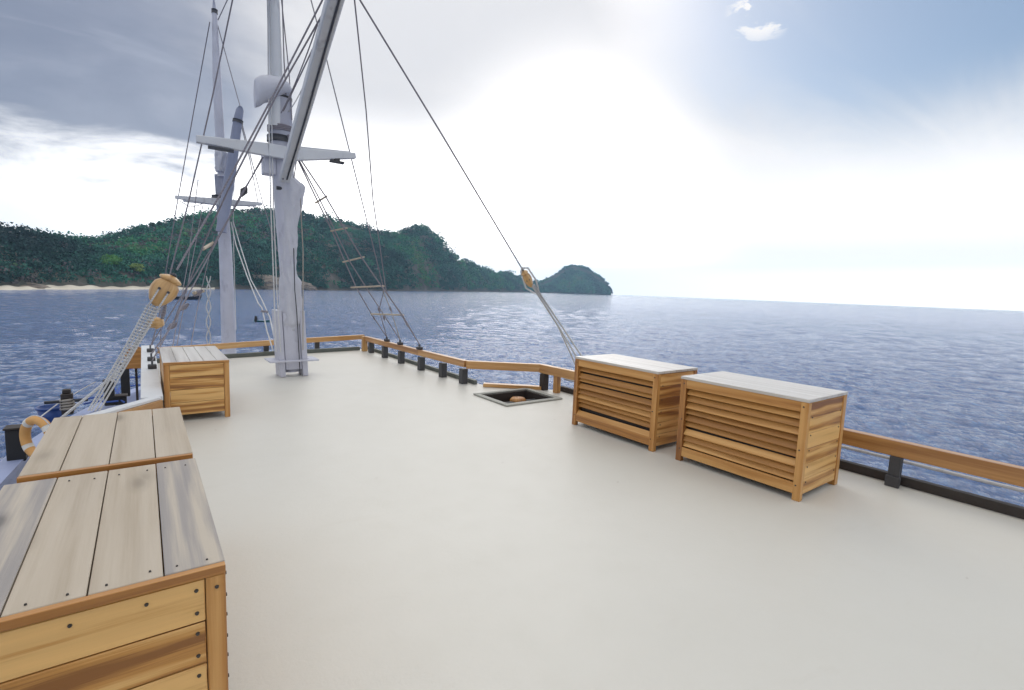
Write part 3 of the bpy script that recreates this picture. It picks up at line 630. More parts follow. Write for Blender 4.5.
# port shrouds
ps=empty('shroud_ladder',PL[1],'slack rope ladder of shrouds left of the far mast','rope ladder')
for top,mid,l in (((263,157,9.2),(243,193,9.4),PL[0]),((262,160,9.2),(240,196,9.3),PL[2])):
    pl([P(top[0],top[1],y=top[2]),P(mid[0],mid[1],y=mid[2]),P(209,252,y=9.4) if l is PL[0] else P(199,275,y=9.0),l],.009,'ropedark',ps)
pl([P(262,158,y=9.2),P(212,250,y=9.3),P(172,326,y=9.1),PL[1]],.010,'ropedark',ps)
for a,b in (((203,249),(213,243)),((194,293),(203,291))):
    pl([P(*a,y=9.0),P(*b,y=9.5)],.026,'bleach',ps,'rung')
for px,py in ((172,326),(198,293),(184,307)):
    q=P(px,py,y=9.1); mb=MB(); mb.tube([q+Vector((-.06,0,-.05)),q,q+Vector((.06,0,.05))],[.015,.045,.015],8); mb.build('lashing',M['ropedark'],ps)
hb=empty('pulley_block',P(243,193,y=9.35),'small dark hanging block left of the main mast crosstree','pulley block')
mb=MB(); mb.tube([P(246.5,187,y=9.35),P(244,191,y=9.35),P(241,196.5,y=9.35)],[.02,.06,.02],10); mb.build('shell',M['greysteel'],hb)
G='standing shrouds over the left hill'
rope([P(240,-36,y=9.2),P(212.5,96,y=9.5),P(189,200,y=9.9),PL[0]+Vector((.02,.1,0))],.011,'dark shroud crossing in front of the far topmast and down to the left rail','ropedark',G)
rope([P(209.8,22,y=14.8),P(177.7,200,y=15),P(166,270,y=15.3),P(160,345,y=15.5)],.011,'thin stay left of the far mast from its head over the crosstree tip','ropedark',G)
rope([P(217,23,y=14.8),P(240,106,y=14.4)],.010,'thin line from the far masthead to the tip of the dark spar','ropedark')
rope([P(232,-10,y=14),P(218,20,y=14.8)],.011,'short line running up and right from the far masthead','ropedark')
rope([P(241.5,122,y=14.4),P(262,200,y=14),P(277,250,y=13.6),P(286,262,y=9.35)],.010,'thin line from the dark spar tip down toward the main mast','ropedark')
rope([P(240.5,122,y=14.4),P(250,160,y=14.6),P(258,203,y=14.9),P(262,215,y=15)],.010,'thin line from the dark spar tip to the far crosstree end','ropedark')
rope([P(180,201,y=14.8),P(190,207,y=14.8),P(200,205,y=14.8),P(207,200,y=14.8)],.009,'slack cord drooping under the left arm of the far crosstree','ropedark')
rope([P(231,222,y=14.8),P(236,245,y=14),P(247,276,y=12.5),P(258,303,y=11),P(262,308,y=10.5),P(267,331,y=10),P(273,350,y=9.3)],.012,'white slack rope sagging from the far mast to the main mast base, upper one','ropewhite')
rope([P(233,221,y=14.8),P(240,245,y=14),P(251,280,y=12.5),P(262,300,y=11),P(270,318,y=10.2),P(276,345,y=9.2)],.012,'white slack rope sagging from the far mast to the main mast base, lower one','ropewhite')
rope([P(261,311,y=10.4),P(268,312,y=10.4)],.02,'short dark toggle bar on the slack white ropes','ropedark',name='toggle_bar',catg='toggle')
for i,(px,r) in enumerate(((267.5,.010),(270.3,.009))):
    rope([P(px-(1.0 if i else 0),-40,y=9.1),P(px+1,100,y=9.08),P(px+3.0,200,y=9.06),P(px+6.5,290,y=9.05),P(px+8.5+i*2,352,y=9.03)],r,['white halyard hanging left of the main mast, outer one','white halyard hanging beside the left face of the main mast'][i],'ropewhite')
rope([P(281,-40,y=9.2),P(284,60,y=9.15),P(286,95,y=9.1)],.010,'dark halyard hugging the right side of the topmast','ropedark')
rope([P(281.5,0,y=9.25),P(289,72,y=9.2),P(292,120,y=9.15)],.009,'slanting dark halyard just right of the topmast','ropedark')
rope([P(300,195,y=9.2),P(303,250,y=9.15),P(303,350,y=9.03)],.009,'pale rope hanging down the right side of the canvas mast cover','ropetan')
# ropes between spar and mast fitting
for i,(a,b,m_,r) in enumerate((((331,10,5.5),(283.5,111,9.0),'ropedark',.009),((317,26,6.3),(281,113,9.0),'ropedark',.008),((327,22,5.8),(288,112,9.0),'ropewhite',.007),((324,-2,5.4),(268,104,7.2),'ropedark',.013))):
    if i<3: rope([P(*a[:2],y=a[2]),P(*b[:2],y=b[2])],r,['dark rope from the spar tip to the mast fitting under the hood','shorter dark rope from the spar to the mast fitting','white rope from the spar to the mast fitting'][i],m_,'topping ropes of the white spar',sag=.06*i)
rope([P(326,8,y=5.6),P(275,98,y=6.0),P(228,190,y=6.3),P(207,236,y=7.5),P(172,326,y=8.7)],.009,'second dark rope beside the long one, ending at the left shroud lashing','ropedark','topping ropes of the white spar')
rope([P(292,142,y=8.8),P(283,180,y=8.9),P(281,176,y=8.9)],.008,'short cord hanging at the crosstree centre','ropedark')
rope([P(309,95,y=7.3),P(298,150,y=8.5),P(294,178,y=8.9)],.008,'thin line running along the underside of the white spar','ropedark')
for i,pts in enumerate((((198,180),(188,262),(172,350)),((203,205),(192,262),(176,350)),((214,236),(199,300),(190,350)))):
    rope([P(*pts[0],y=14.2),P(*pts[1],y=12.8),P(*pts[2],y=11.5)],.008,['thin line left of the far mast, leftmost of three falling to the rail','thin line left of the far mast, middle of three falling to the rail','thin line left of the far mast, nearest the mast of three'][i],'ropedark','thin lines falling to the forward rail')
    if i>=1:
        pass
ch=empty('webbing_strap',P(209,290,y=13),'white twisted strap hanging just left of the far mast','strap')
for s_ in (-1,1):
    pts=[P(208.5+s_*2.2*math.cos(k*.9),276+k*4.4,y=13) for k in range(18)]
    mb=MB(); mb.tube(pts,.012,6,rnd=.5); mb.build('strand',M['ropewhite'],ch)
# far rigging right of far mast
rope([P(236,130,y=14.5),P(233,225,y=14.8),P(236,330,y=14.8)],.009,'thin pale line down the right side of the far mast','ropewhite')
# ------------------------------------------------------------------ things on the lower port side
def onport(y): return 2.25-halfw(y)
def bollard(y,h,w,label,dz=-1.02,dx=0):
    x=onport(y)+dx; t=empty('dark_post',(x,y,dz),label,'post','dark posts on the lower bulwark')
    mb=MB(); mb.box((x-w/2,y-w/2,dz),(x+w/2,y+w/2,dz+h),axis=2); mb.build('shaft',M['black'],t,bevel=.012)
    mb=MB(); mb.box((x-w*.6,y-w*.6,dz+h),(x+w*.6,y+w*.6,dz+h+.03)); mb.build('cap',M['darkwood'],t,bevel=.006)
    return t
q=P(10,448,z=-1.0); 
def dpost(px,pyb,pyt,w,label):
    b=P(px,pyb,z=-1.05); h=(P(px,pyt,y=b.y).z-b.z)
    t=empty('dark_post',b,label,'post','dark posts on the lower bulwark')
    mb=MB(); mb.box((b.x-w/2,b.y-w/2,b.z),(b.x+w/2,b.y+w/2,b.z+h),axis=2); mb.build('shaft',M['black'],t,bevel=.012)
    mb=MB(); mb.box((b.x-w*.58,b.y-w*.58,b.z+h),(b.x+w*.58,b.y+w*.58,b.z+h+.03)); mb.build('cap',M['darkwood'],t,bevel=.006)
    return b,h
dpost(18,460,428,.20,'black square post left of the faded orange lifebuoy')
dpost(110,405,381,.17,'black post left of the taller one, behind the thick white tackle')
dpost(126,396,364,.16,'taller black post close to the white rail cap')
dpost(121,404,396,.2,'low black stub at the foot of the taller post')
# lifebuoy
lb=P(37,437,z=-1.0); lb=Vector((lb.x+.05,lb.y-.5,-.95)); lb=P(38,438,y=9.3)
bu=empty('lifebuoy',lb,'faded orange lifebuoy ring hanging at the left edge of the ship','lifebuoy')
R0,r0=.255,.06; nrm=(Vector((0,0,1.65))-lb).normalized(); 
Mb=Matrix.Translation(lb)@Matrix.Rotation(math.radians(-52),4,'Z')@Matrix.Rotation(math.radians(8),4,'Y')
def torus(mb,R,r,a0,a1,n,M_,seg=14):
    pts=[M_@Vector((R*math.cos(a0+(a1-a0)*k/n),0,R*math.sin(a0+(a1-a0)*k/n))) for k in range(n+1)]
    mb.tube(pts,r,seg,rnd=.5)
mb=MB(); torus(mb,R0,r0,0,2*math.pi,40,Mb); ring=mb.build('ring',M['buoy'],bu)
for k in range(4):
    mb=MB(); a=math.pi/4+k*math.pi/2; torus(mb,R0,r0+.004,a-.14,a+.14,5,Mb); mb.build('band',M['buoyband'],ring)
mb=MB(); torus(mb,R0+.062,.008,0,2*math.pi,40,Mb,6); mb.build('grab_line',M['ropewhite'],bu)
# tub
tb=P(52,424,z=-1.3); t=empty('plastic_tub',tb,'dark blue plastic tub beyond the lifebuoy','tub')
mb=MB(); mb.lathe([(0,0),(.17,0),(.21,.33),(.20,.33),(.165,.02),(0,.02)],Matrix.Translation(tb),20); mb.build('tub_body',M['blue'],t)
mb=MB(); mb.lathe([(.205,.31),(.235,.32),(.235,.35),(.20,.35),(.205,.31)],Matrix.Translation(tb),20); mb.build('rim',M['blue'],t)
# bitt with crossbar
bt=P(68,414,z=-1.02); t=empty('mooring_bitt',bt,'brown mooring post with an iron crossbar beyond the blue tub','mooring bitt')
mb=MB(); mb.box(bt+Vector((-.085,-.085,0)),bt+Vector((.085,.085,.40)),axis=2); mb.box(bt+Vector((-.06,-.06,.40)),bt+Vector((.06,.06,.48)),axis=2); mb.build('shaft',M['darkwood'],t,bevel=.015)
mb=MB(); mb.tube([bt+Vector((-.32,0,.25)),bt+Vector((.30,0,.25))],.03,10); mb.build('crossbar',M['iron'],t)
mb=MB(); mb.tube([bt+Vector((.10*math.cos(a*.7),.10*math.sin(a*.7),.08+.006*a)) for a in range(36)],.022,7); mb.build('rope_turns',M['ropetan'],t)
# brown board
bb=P(135.5,357,y=12); t=empty('wooden_fairing',bb,'brown wooden board with rounded shoulders beside the white rail cap','board')
mb=MB(); prof=[(-.17,-.22),(-.17,.08),(-.11,.18),(.0,.21),(.11,.18),(.17,.12),(.17,-.22)]
f0=[bb+Vector((x,-.04,z)) for x,z in prof]; f1=[bb+Vector((x,.04,z)) for x,z in prof]
mb.face(f0[::-1],[(p.x,p.z) for p in f0[::-1]],.4); mb.face(f1,[(p.x,p.z) for p in f1],.4)
for i in range(len(prof)):
    j=(i+1)%len(prof); mb.face([f0[i],f0[j],f1[j],f1[i]],[(0,0),(.3,0),(.3,.08),(0,.08)],.4)
mb.build('board',M['teak'],t)
mb=MB(); mb.box((bb.x-.02,bb.y+.05,-2.1),(bb.x+.02,bb.y+.10,bb.z-.1),axis=2); mb.build('stay_post',M['darkwood'],t)
# blue netting ropes
for i,pts in enumerate((((82,400),(92,398),(104,396),(111,399)),((84,404),(96,401),(108,402),(118,401)),((112,384),(117,392),(120,400),(124,402)),((118,402),(119,388),(127,384)),((128,370),(136,367),(145,365)),((128,378),(138,377),(147,374)),((127,387),(138,385),(147,384)))):
    rope([P(*p,z=-1.0+.02*k) for k,p in enumerate(pts)],.018,['blue rope along the bulwark left of the tackle, upper strand','blue rope along the bulwark left of the tackle, lower strand','blue rope between the two black posts, left strand','blue rope between the two black posts, right strand','blue rope by the white rail cap, top strand','blue rope by the white rail cap, middle strand','blue rope by the white rail cap, bottom strand'][i],'ropeblue','blue ropes along the lower bulwark')
rope([P(8,446,z=-1.0),P(30,425,z=-.85),P(60,402,z=-.9),P(95,382,z=-.8)],.012,'thin white line strung along the lower bulwark posts','ropewhite')
# outboard plank
t=empty('outboard_ledge',(-2.2,9,-1.35),'pale grey ledge outboard of the blue bulwark at the left edge','ledge')
mb=MB(); mb.sweep([(onport(3)-.45,3,-1.30),(onport(10.2)-.45,10.2,-1.30)],.62,.10); mb.build('ledge_plank',M['white'],t,bevel=.01)
for y in (4,6,8,10): mb=MB(); mb.beam((onport(y)-.1,y,-2.0),(onport(y)-.6,y,-1.41),.06,.06); mb.build('bracket',M['greysteel'],t)
# ------------------------------------------------------------------ sea
def seamat():
    m,nt,b=newmat('sea_water'); n=N(nt); g=n.n('ShaderNodeNewGeometry').outputs['Position']
    v=n.mapping(g,(1,1,1),rot=(0,0,math.radians(-38)))
    w1=n.noise(n.mapping(v,(.10,.22,1)),1.0,3,.55,.3); w2=n.noise(n.mapping(v,(.62,1.75,1)),1.0,8,.74,.35); w3=n.noise(n.mapping(v,(2.6,4.8,1)),1.0,4,.62,.2)
    patch=n.noise(n.mapping(v,(.012,.03,1)),1.0,4,.6)
    h=n.math('ADD',n.math('MULTIPLY',w1,.18),n.math('ADD',n.math('MULTIPLY',w2,.60),n.math('MULTIPLY',w3,.05)))
    n.bump(h,1.0,1.0,b)
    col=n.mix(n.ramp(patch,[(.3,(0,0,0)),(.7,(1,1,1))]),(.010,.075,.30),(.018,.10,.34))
    crest_light=n.ramp(n.math('ADD',n.math('MULTIPLY',w2,.8),n.math('MULTIPLY',w3,.2)),[(.47,(0,0,0)),(.60,(1,1,1))]); col=n.mix(crest_light,col,(.075,.21,.50))  # light scattered through wave crests painted in as paler blue
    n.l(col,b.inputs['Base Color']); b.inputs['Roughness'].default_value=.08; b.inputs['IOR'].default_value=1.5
    b.inputs['Specular IOR Level'].default_value=1.0
    return m
M['sea']=seamat()
# wave grid: fine near the ship, coarser towards the horizon, one sheet
radii=list(np.concatenate([np.linspace(4,60,260),np.geomspace(60.3,400,220)[1:],np.geomspace(400,3300,30)[1:]]))
NA=1300; ang=np.linspace(0,2*np.pi,NA,endpoint=False)
R_,A_=np.meshgrid(radii,ang,indexing='ij'); X=R_*np.cos(A_)+2.0; Y=R_*np.sin(A_)+4.0
Z=np.zeros_like(X); rw=np.random.default_rng(5)
fade=np.clip(1-(R_-150)/220,0,1)
main=math.radians(50)
for k in range(60):
    lam=math.exp(rw.uniform(math.log(.6),math.log(7))); th=main+rw.normal(0,.55); amp=.0050*lam**.45*rw.uniform(.5,1.2)
    kk=2*math.pi/lam; dr=2*math.pi/NA*R_
    lf=np.clip((lam/ (dr*2.2+.001))-.6,0,1)*np.clip(lam/2.2/np.maximum(np.gradient(np.array(radii))[:,None],.01)-.6,0,1)
    p=kk*(X*math.cos(th)+Y*math.sin(th))+rw.uniform(0,6.28); Z+=amp*lf*(np.sin(p)+.35*np.sin(2*p+.6))
Z=Z*np.clip(1-(R_-300)/400,0,1)+WATER
V=np.stack([X,Y,Z],-1).reshape(-1,3); nR=len(radii)
i,j=np.meshgrid(np.arange(nR-1),np.arange(NA),indexing='ij'); j2=(j+1)%NA
FQ=np.stack([i*NA+j,(i+1)*NA+j,(i+1)*NA+j2,i*NA+j2],-1).reshape(-1,4)
def npmesh(name,V,Fq,mat,smooth=True):
    me=bpy.data.meshes.new(name); k=Fq.shape[1]
    me.vertices.add(len(V)); me.vertices.foreach_set('co',V.astype(np.float32).ravel())
    me.loops.add(Fq.size); me.loops.foreach_set('vertex_index',Fq.astype(np.int32).ravel())
    me.polygons.add(len(Fq)); me.polygons.foreach_set('loop_start',np.arange(0,Fq.size,k,dtype=np.int32)); me.polygons.foreach_set('loop_total',np.full(len(Fq),k,dtype=np.int32))
    me.polygons.foreach_set('use_smooth',np.full(len(Fq),smooth)); me.update(calc_edges=True); me.materials.append(mat)
    o=bpy.data.objects.new(name,me); COL.objects.link(o); return o
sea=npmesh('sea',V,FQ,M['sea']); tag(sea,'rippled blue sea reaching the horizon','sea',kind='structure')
# ------------------------------------------------------------------ land
sky_pts=[(-420,262),(-300,235),(-200,222),(-100,226),(0,225),(31,230),(62,233),(91,238),(109,235),(130,228),(150,223),(175,218),(200,213),(236,208),(264,207.5),(303,211),(319,214),(344,219),(376,229),(400,228.5),(409,227),(417,224),(424,223.5),(431,228),(442,239),(452,252.5),(469,261.5),(483,266.5),(508,270),(521,275.5),(535,279),(548,284),(560,289)]
shore=[(-420,150),(-200,190),(0,250),(100,283),(200,345),(330,456),(400,600),(470,960),(540,1700),(560,1900)]
ridge=[(-420,260),(-200,300),(0,350),(100,420),(150,460),(200,520),(264,600),(330,680),(400,800),(440,900),(470,1150),(540,1850),(560,2000)]
def interp(tab,x): t=np.array(tab,float); return np.interp(x,t[:,0],t[:,1])
def fbm(x,y,seed,oct=5,base=1.0,gain=.5):
    r=np.random.default_rng(seed); out=np.zeros_like(x,dtype=float); a=1.0
    for o in range(oct):
        for q in range(3):
            th=r.uniform(0,6.28); ph=r.uniform(0,6.28,2); f=base*2**o
            out+=a*np.sin(f*(x*math.cos(th)+y*math.sin(th))+ph[0]+1.7*np.sin(f*.6*(x*math.sin(th)-y*math.cos(th))+ph[1]))/3
        a*=gain
    return out
def rays(px,py):
    px=np.asarray(px,float); py=np.asarray(py,float)
    d=np.stack([px-512,py-345,np.full_like(px,F)],-1)
    return np.stack([d@np.array(CX),d@np.array(CY),d@np.array(CZ)],-1)
def landform(name,px0,px1,n,skyt,shoret,ridget,seed,mat,lower):
    px=np.linspace(px0,px1,n); py=interp(skyt,px); r=rays(px,py); hl=np.hypot(r[:,0],r[:,1]); ux=r[:,0]/hl; uy=r[:,1]/hl
    top=interp(ridget,px); hs=r[:,2]/hl*top+CH-lower*top/500.0
    s0=interp(shoret,px)
    T=np.concatenate([np.linspace(-.04,1,64),np.linspace(1.03,2.0,22)])
    D=s0[None,:]+(top-s0)[None,:]*T[:,None]; X=D*ux; Y=D*uy
    prof=np.where(T<1,np.clip(T,0,1)**.72,np.clip(1-(T-1)**1.4,0,1)); prof=prof*(1-.10*np.sin(np.clip(T,0,1)*np.pi))
    b=WATER; Z=b+(hs-b)[None,:]*prof[:,None]
    sc=np.clip(T,0,1)*np.clip(1.02-T,0,1)*4
    amp=(hs-b)*.10
    Z+=(fbm(X,Y,seed,5,.028)*amp[None,:])*np.clip(sc,0,1)[:,None]
    Z+=np.where(T[:,None]>0.02,.5,0)
    Z=np.where(T[:,None]<0,b-1.5,Z)
    # keep the silhouette: lower anything that rises above the surveyed skyline
    slope=(hs-CH)/top; lim=CH+slope[None,:]*D; Z=np.where((T[:,None]<1)&(T[:,None]>.05),np.minimum(Z,lim-.012*D+.0),Z)
    V=np.stack([X,Y,Z],-1); nT=len(T)
    i,j=np.meshgrid(np.arange(nT-1),np.arange(n-1),indexing='ij')
    FQ=np.stack([i*n+j,i*n+j+1,(i+1)*n+j+1,(i+1)*n+j],-1).reshape(-1,4)
    o=npmesh(name,V.reshape(-1,3),FQ,mat); return o,V,T,px
def hillmat():
    m,nt,b=newmat('hillside_ground'); n=N(nt); g=n.n('ShaderNodeNewGeometry').outputs['Position']
    a=n.noise(g,.035,6,.6); c=n.noise(g,.4,5,.65)
    col=n.ramp(n.math('ADD',n.math('MULTIPLY',a,.6),n.math('MULTIPLY',c,.4)),[(.35,(.06,.09,.07)),(.5,(.12,.12,.10)),(.62,(.20,.165,.15)),(.75,(.28,.23,.2))])
    sp=n.n('ShaderNodeSeparateXYZ'); n.l(g,sp.inputs[0])
    rock=n.ramp(n.noise(n.mapping(g,(.3,.3,.9)),1.0,6,.7),[(.3,(.09,.08,.075)),(.6,(.24,.20,.16)),(.8,(.34,.29,.23))])
    lowm=n.ramp(n.math('ADD',n.math('DIVIDE',n.math('SUBTRACT',sp.outputs[2],WATER),2.4),n.math('MULTIPLY',n.math('SUBTRACT',a,.5),1.6)),[(.25,(1,1,1)),(.45,(0,0,0))])
    n.l(n.mix(lowm,col,rock),b.inputs['Base Color']); b.inputs['Roughness'].default_value=.95; b.inputs['Specular IOR Level'].default_value=.1
    n.bump(n.noise(g,.8,6,.7),.8,1.5,b); return m
M['hill']=hillmat()
hill,HV,HT,HPX=landform('hill',-420,560,420,sky_pts,shore,ridge,11,M['hill'],5.0)
tag(hill,'long green hill rising from the bay','hill',kind='structure')
sky2=[(500,292),(520,289),(540,279),(551,274.5),(562,266.5),(568,263),(573,262),(580,263),(587,265),(598,272),(604,276.5),(608,281),(610.5,286),(611.8,291.5),(612.4,294)]
sh2=[(500,1900),(612.4,2000)]; rd2=[(500,2100),(612.4,2150)]
hd,V2,T2,PX2=landform('headland',500,612.4,160,sky2,sh2,rd2,23,M['hill'],4.0)
tag(hd,'small rounded headland at the end of the bay','headland',kind='structure')
# beach strip
def beach():
    px=np.linspace(-300,214,220); r=rays(px,np.full_like(px,260.)); h=np.hypot(r[:,0],r[:,1]); s0=interp(shore,px)
    V=[]; T=[-20,-11,-7,-3,1,6]; zz=[-1.2,-.1,.45,.8,1.25,1.5]
    for t,z in zip(T,zz):
        w=1+.35*np.sin(px*.11)+.25*np.sin(px*.043+1)
        D=s0+t*w+2*np.sin(px*.07); V.append(np.stack([D*r[:,0]/h,D*r[:,1]/h,np.full_like(D,WATER+z)+ (.25*np.sin(px*.3) if z>0 else 0)],-1))
    V=np.stack(V); n=len(px); i,j=np.meshgrid(np.arange(len(T)-1),np.arange(n-1),indexing='ij')
    FQ=np.stack([i*n+j,i*n+j+1,(i+1)*n+j+1,(i+1)*n+j],-1).reshape(-1,4)
    m,nt,b=newmat('beach_sand'); nn=N(nt); g=nn.n('ShaderNodeNewGeometry').outputs['Position']
    nn.l(nn.ramp(nn.noise(g,.12,6,.7),[(.28,(.24,.20,.17)),(.37,(.62,.56,.46)),(.7,(.74,.69,.58))]),b.inputs['Base Color']); b.inputs['Roughness'].default_value=.9
    return npmesh('beach',V.reshape(-1,3),FQ,m)
tag(beach(),'narrow sandy beach along the foot of the left hill','beach',kind='structure')
# rocky outcrop
def rockmat():
    m,nt,b=newmat('shore_rock'); n=N(nt); g=n.n('ShaderNodeNewGeometry').outputs['Position']
    n.l(n.ramp(n.noise(n.mapping(g,(.25,.25,.8)),1,7,.7),[(.32,(.10,.085,.08)),(.5,(.27,.22,.18)),(.75,(.42,.36,.29))]),b.inputs['Base Color']); b.inputs['Roughness'].default_value=.9
    n.bump(n.noise(g,.5,6,.7),1,1.2,b); return m
M['rock']=rockmat()
def rockmass(name,px,dist,w,h,d,seed,label):
    r=rays([px],[285])[0]; hl=math.hypot(r[0],r[1]); c=Vector((r[0]/hl*dist,r[1]/hl*dist,WATER-.5)); side=Vector((r[1]/hl,-r[0]/hl,0)); fw_=Vector((r[0]/hl,r[1]/hl,0))
    bm=bmesh.new(); bmesh.ops.create_icosphere(bm,subdivisions=5,radius=1)
    co=np.array([v.co for v in bm.verts]); f=fbm(co[:,0]*3,co[:,1]*3+co[:,2]*2,seed,5,1.0,.6)*.16+fbm(co[:,0]*2+co[:,2],co[:,2]*9,seed+1,3,1.0,.6)*.05
    for v,k in zip(bm.verts,f):
        p=v.co*(1+k); z=max(p.z,-.2); v.co=c+side*p.x*w+fw_*p.y*d+Vector((0,0,z*h))
    me=bpy.data.meshes.new(name); bm.to_mesh(me); bm.free(); me.materials.append(M['rock'])
    for p_ in me.polygons: p_.use_smooth=False
    o=bpy.data.objects.new(name,me); COL.objects.link(o); tag(o,label,'rock outcrop')
rockmass('rock_outcrop',263,412,17,12,16,3,'pale brown rock face at the waterline between the two masts')
rockmass('rock_outcrop',300,430,12,7,10,8,'brown rock ledge at the waterline just right of the main mast')
rockmass('rock_outcrop',20,262,9,2.8,6,4,'low brown rocks on the beach at the far left')
rockmass('rock_outcrop',112,302,5,2.4,5,5,'low rocks breaking the beach left of the big block')
# vegetation ---------------------------------------------------------
def leafmat(name,per_tree=True,fixed=None):
    m,nt,b=newmat(name); n=N(nt)
    a=n.n('ShaderNodeAttribute'); a.attribute_name='tone'
    if fixed: col=n.mix(n.math('MULTIPLY',a.outputs['Fac'],.5),fixed,tuple(c*.6 for c in fixed))
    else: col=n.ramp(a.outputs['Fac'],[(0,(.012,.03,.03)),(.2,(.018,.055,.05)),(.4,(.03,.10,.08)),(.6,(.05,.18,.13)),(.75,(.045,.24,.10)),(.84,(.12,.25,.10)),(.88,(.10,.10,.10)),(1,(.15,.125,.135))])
    n.l(col,b.inputs['Base Color']); b.inputs['Roughness'].default_value=.8; b.inputs['Specular IOR Level'].default_value=.15
    return m
def crownmesh(name,C,Rd,Hh,tone,leaf,nleaf,mat,seed):
    """leaf faces spread through the upper volume of each crown"""
    r=np.random.default_rng(seed); n=len(C); tot=n*nleaf
    u=r.normal(size=(n,nleaf,3)); u/=np.linalg.norm(u,axis=2,keepdims=True); rad=r.uniform(.55,.98,(n,nleaf,1)); u[:,:,2]=np.abs(u[:,:,2])*1.0-.25
    lump=1+.25*np.sin(u[:,:,0]*5+r.uniform(0,6,(n,1)))*np.sin(u[:,:,1]*5+r.uniform(0,6,(n,1)))
    P_=C[:,None,:]+u*rad*lump[:,:,None]*np.stack([Rd,Rd,Hh],-1)[:,None,:]
    nr=u+r.normal(size=u.shape)*.55; nr/=np.linalg.norm(nr,axis=2,keepdims=True)
    t=np.cross(nr,r.normal(size=u.shape)); t/=np.linalg.norm(t,axis=2,keepdims=True); bt_=np.cross(nr,t)
    s=(leaf[:,None,None]*r.uniform(.6,1.3,(n,nleaf,1)))
    q=[P_+t*s*a+bt_*s*b_*.7 for a,b_ in ((-1,-.6),(.8,-1),(1,.7),(-.5,1))]
    V=np.stack(q,2).reshape(-1,3); FQ=np.arange(tot*4).reshape(-1,4)
    o=npmesh(name,V,FQ,mat,False)
    tn=np.clip(np.repeat(tone,nleaf)+r.normal(0,.015,tot),0,1)
    at=o.data.attributes.new('tone','FLOAT','FACE'); at.data.foreach_set('value',tn.astype(np.float32)); return o
def surf(V,px_i,t_i):
    n=V.shape[1]; i=np.clip(t_i,0,V.shape[0]-2); j=np.clip(px_i,0,n-2); i0=i.astype(int); j0=j.astype(int); fi=(i-i0)[:,None]; fj=(j-j0)[:,None]
    return V[i0,j0]*(1-fi)*(1-fj)+V[i0+1,j0]*fi*(1-fj)+V[i0,j0+1]*(1-fi)*fj+V[i0+1,j0+1]*fi*fj
M['forest']=leafmat('forest_leaves')
def grow(V,T,PX,count,seed,name,label,rmin,rmax,pxlo,pxhi,tlo,thi,nleaf,leafk,bare=.0):
    r=np.random.default_rng(seed)
    px=r.uniform(pxlo,pxhi,count); t=r.uniform(0,1,count)**1.35*(thi-tlo)+tlo
    ji=(px-PX[0])/(PX[-1]-PX[0])*(len(PX)-1); ti=np.interp(t,T,np.arange(len(T)))
    C=surf(V,ji,ti); D=np.hypot(C[:,0],C[:,1])
    patch=fbm(C[:,0],C[:,1],3,4,.022); patch2=fbm(C[:,0],C[:,1],9,4,.05)
    keep=(r.uniform(size=count)<np.clip(1.0-bare*np.clip(patch2*1.4,0,1),0,1))&(C[:,2]>WATER+.9+.6*r.uniform(size=count))&((px>216)|(C[:,2]>WATER+1.6))
    # species: vivid green slope low on the left hill, brown leafless woods high up, dark green elsewhere, tone lifted with distance as painted haze
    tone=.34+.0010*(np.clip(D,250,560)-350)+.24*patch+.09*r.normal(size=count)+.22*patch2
    green=np.exp(-((px-128)/52)**2-((t-.34)/.26)**2); tone=tone+green*.42
    hump=np.exp(-((px-225)/75)**2-((t-.62)/.26)**2); br=(r.uniform(size=count)<.02+.34*hump+.10*(patch2>.5)); 
    tone=np.where(br,r.uniform(.87,1,count),np.clip(tone,0,.84))
    C=C[keep]; px=px[keep]; t=t[keep]; D=D[keep]; tone=tone[keep]; n=len(C)
    Rd=r.uniform(rmin,rmax,n)*np.clip(D/400,.55,3.2); Hh=Rd*r.uniform(.7,1.15,n)
    C=C+np.array([0,0,1])*(Hh*.35)[:,None]
    lf=leafk*D*np.ones(n)
    return tag(crownmesh(name,C,Rd,Hh,tone,lf,nleaf,M['forest'],seed),label,'forest',kind='stuff')
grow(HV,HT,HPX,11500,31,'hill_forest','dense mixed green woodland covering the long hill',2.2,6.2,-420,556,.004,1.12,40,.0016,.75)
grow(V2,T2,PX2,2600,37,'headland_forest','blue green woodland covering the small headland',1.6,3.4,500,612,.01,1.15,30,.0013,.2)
# single trees one can tell apart
def tree(px,t,h,rw_,fixed,label,seed,nl=900):
    ji=np.array([(px-HPX[0])/(HPX[-1]-HPX[0])*(len(HPX)-1)]); ti=np.interp([t],HT,np.arange(len(HT))); b=Vector(surf(HV,ji,ti)[0]); 
    e=empty('tree',b,label,'tree'); r=np.random.default_rng(seed)
    mb=MB(); top=b+Vector((0,0,h*.6)); mb.tube([b-Vector((0,0,.5)),b+Vector((.1,0,h*.3)),top],[h*.045,h*.035,h*.02],8)
    for k in range(5):
        a=k*1.3+seed; mb.tube([b+Vector((0,0,h*(.3+.06*k))),b+Vector((math.cos(a)*rw_*.6,math.sin(a)*rw_*.6,h*(.55+.05*k)))],[h*.02,h*.008],6)
    mb.build('trunk',M['darkwood'],e)
    nc=9; u=r.normal(size=(nc,3)); u/=np.linalg.norm(u,axis=1)[:,None]; C=np.array(b)+np.array([0,0,h*.62])+u*np.array([rw_*.55,rw_*.55,h*.2])
    o=crownmesh('crown',C-np.array(b),np.full(nc,rw_*.5),np.full(nc,h*.24),r.uniform(0,1,nc),np.full(nc,.0011*b.length),nl//nc,leafmat('tree_leaves_'+str(seed),fixed=fixed),seed)
    o.parent=e
tree(136,.06,7.5,4.6,(.24,.34,.10),'rounded yellow green tree standing just behind the beach',2)
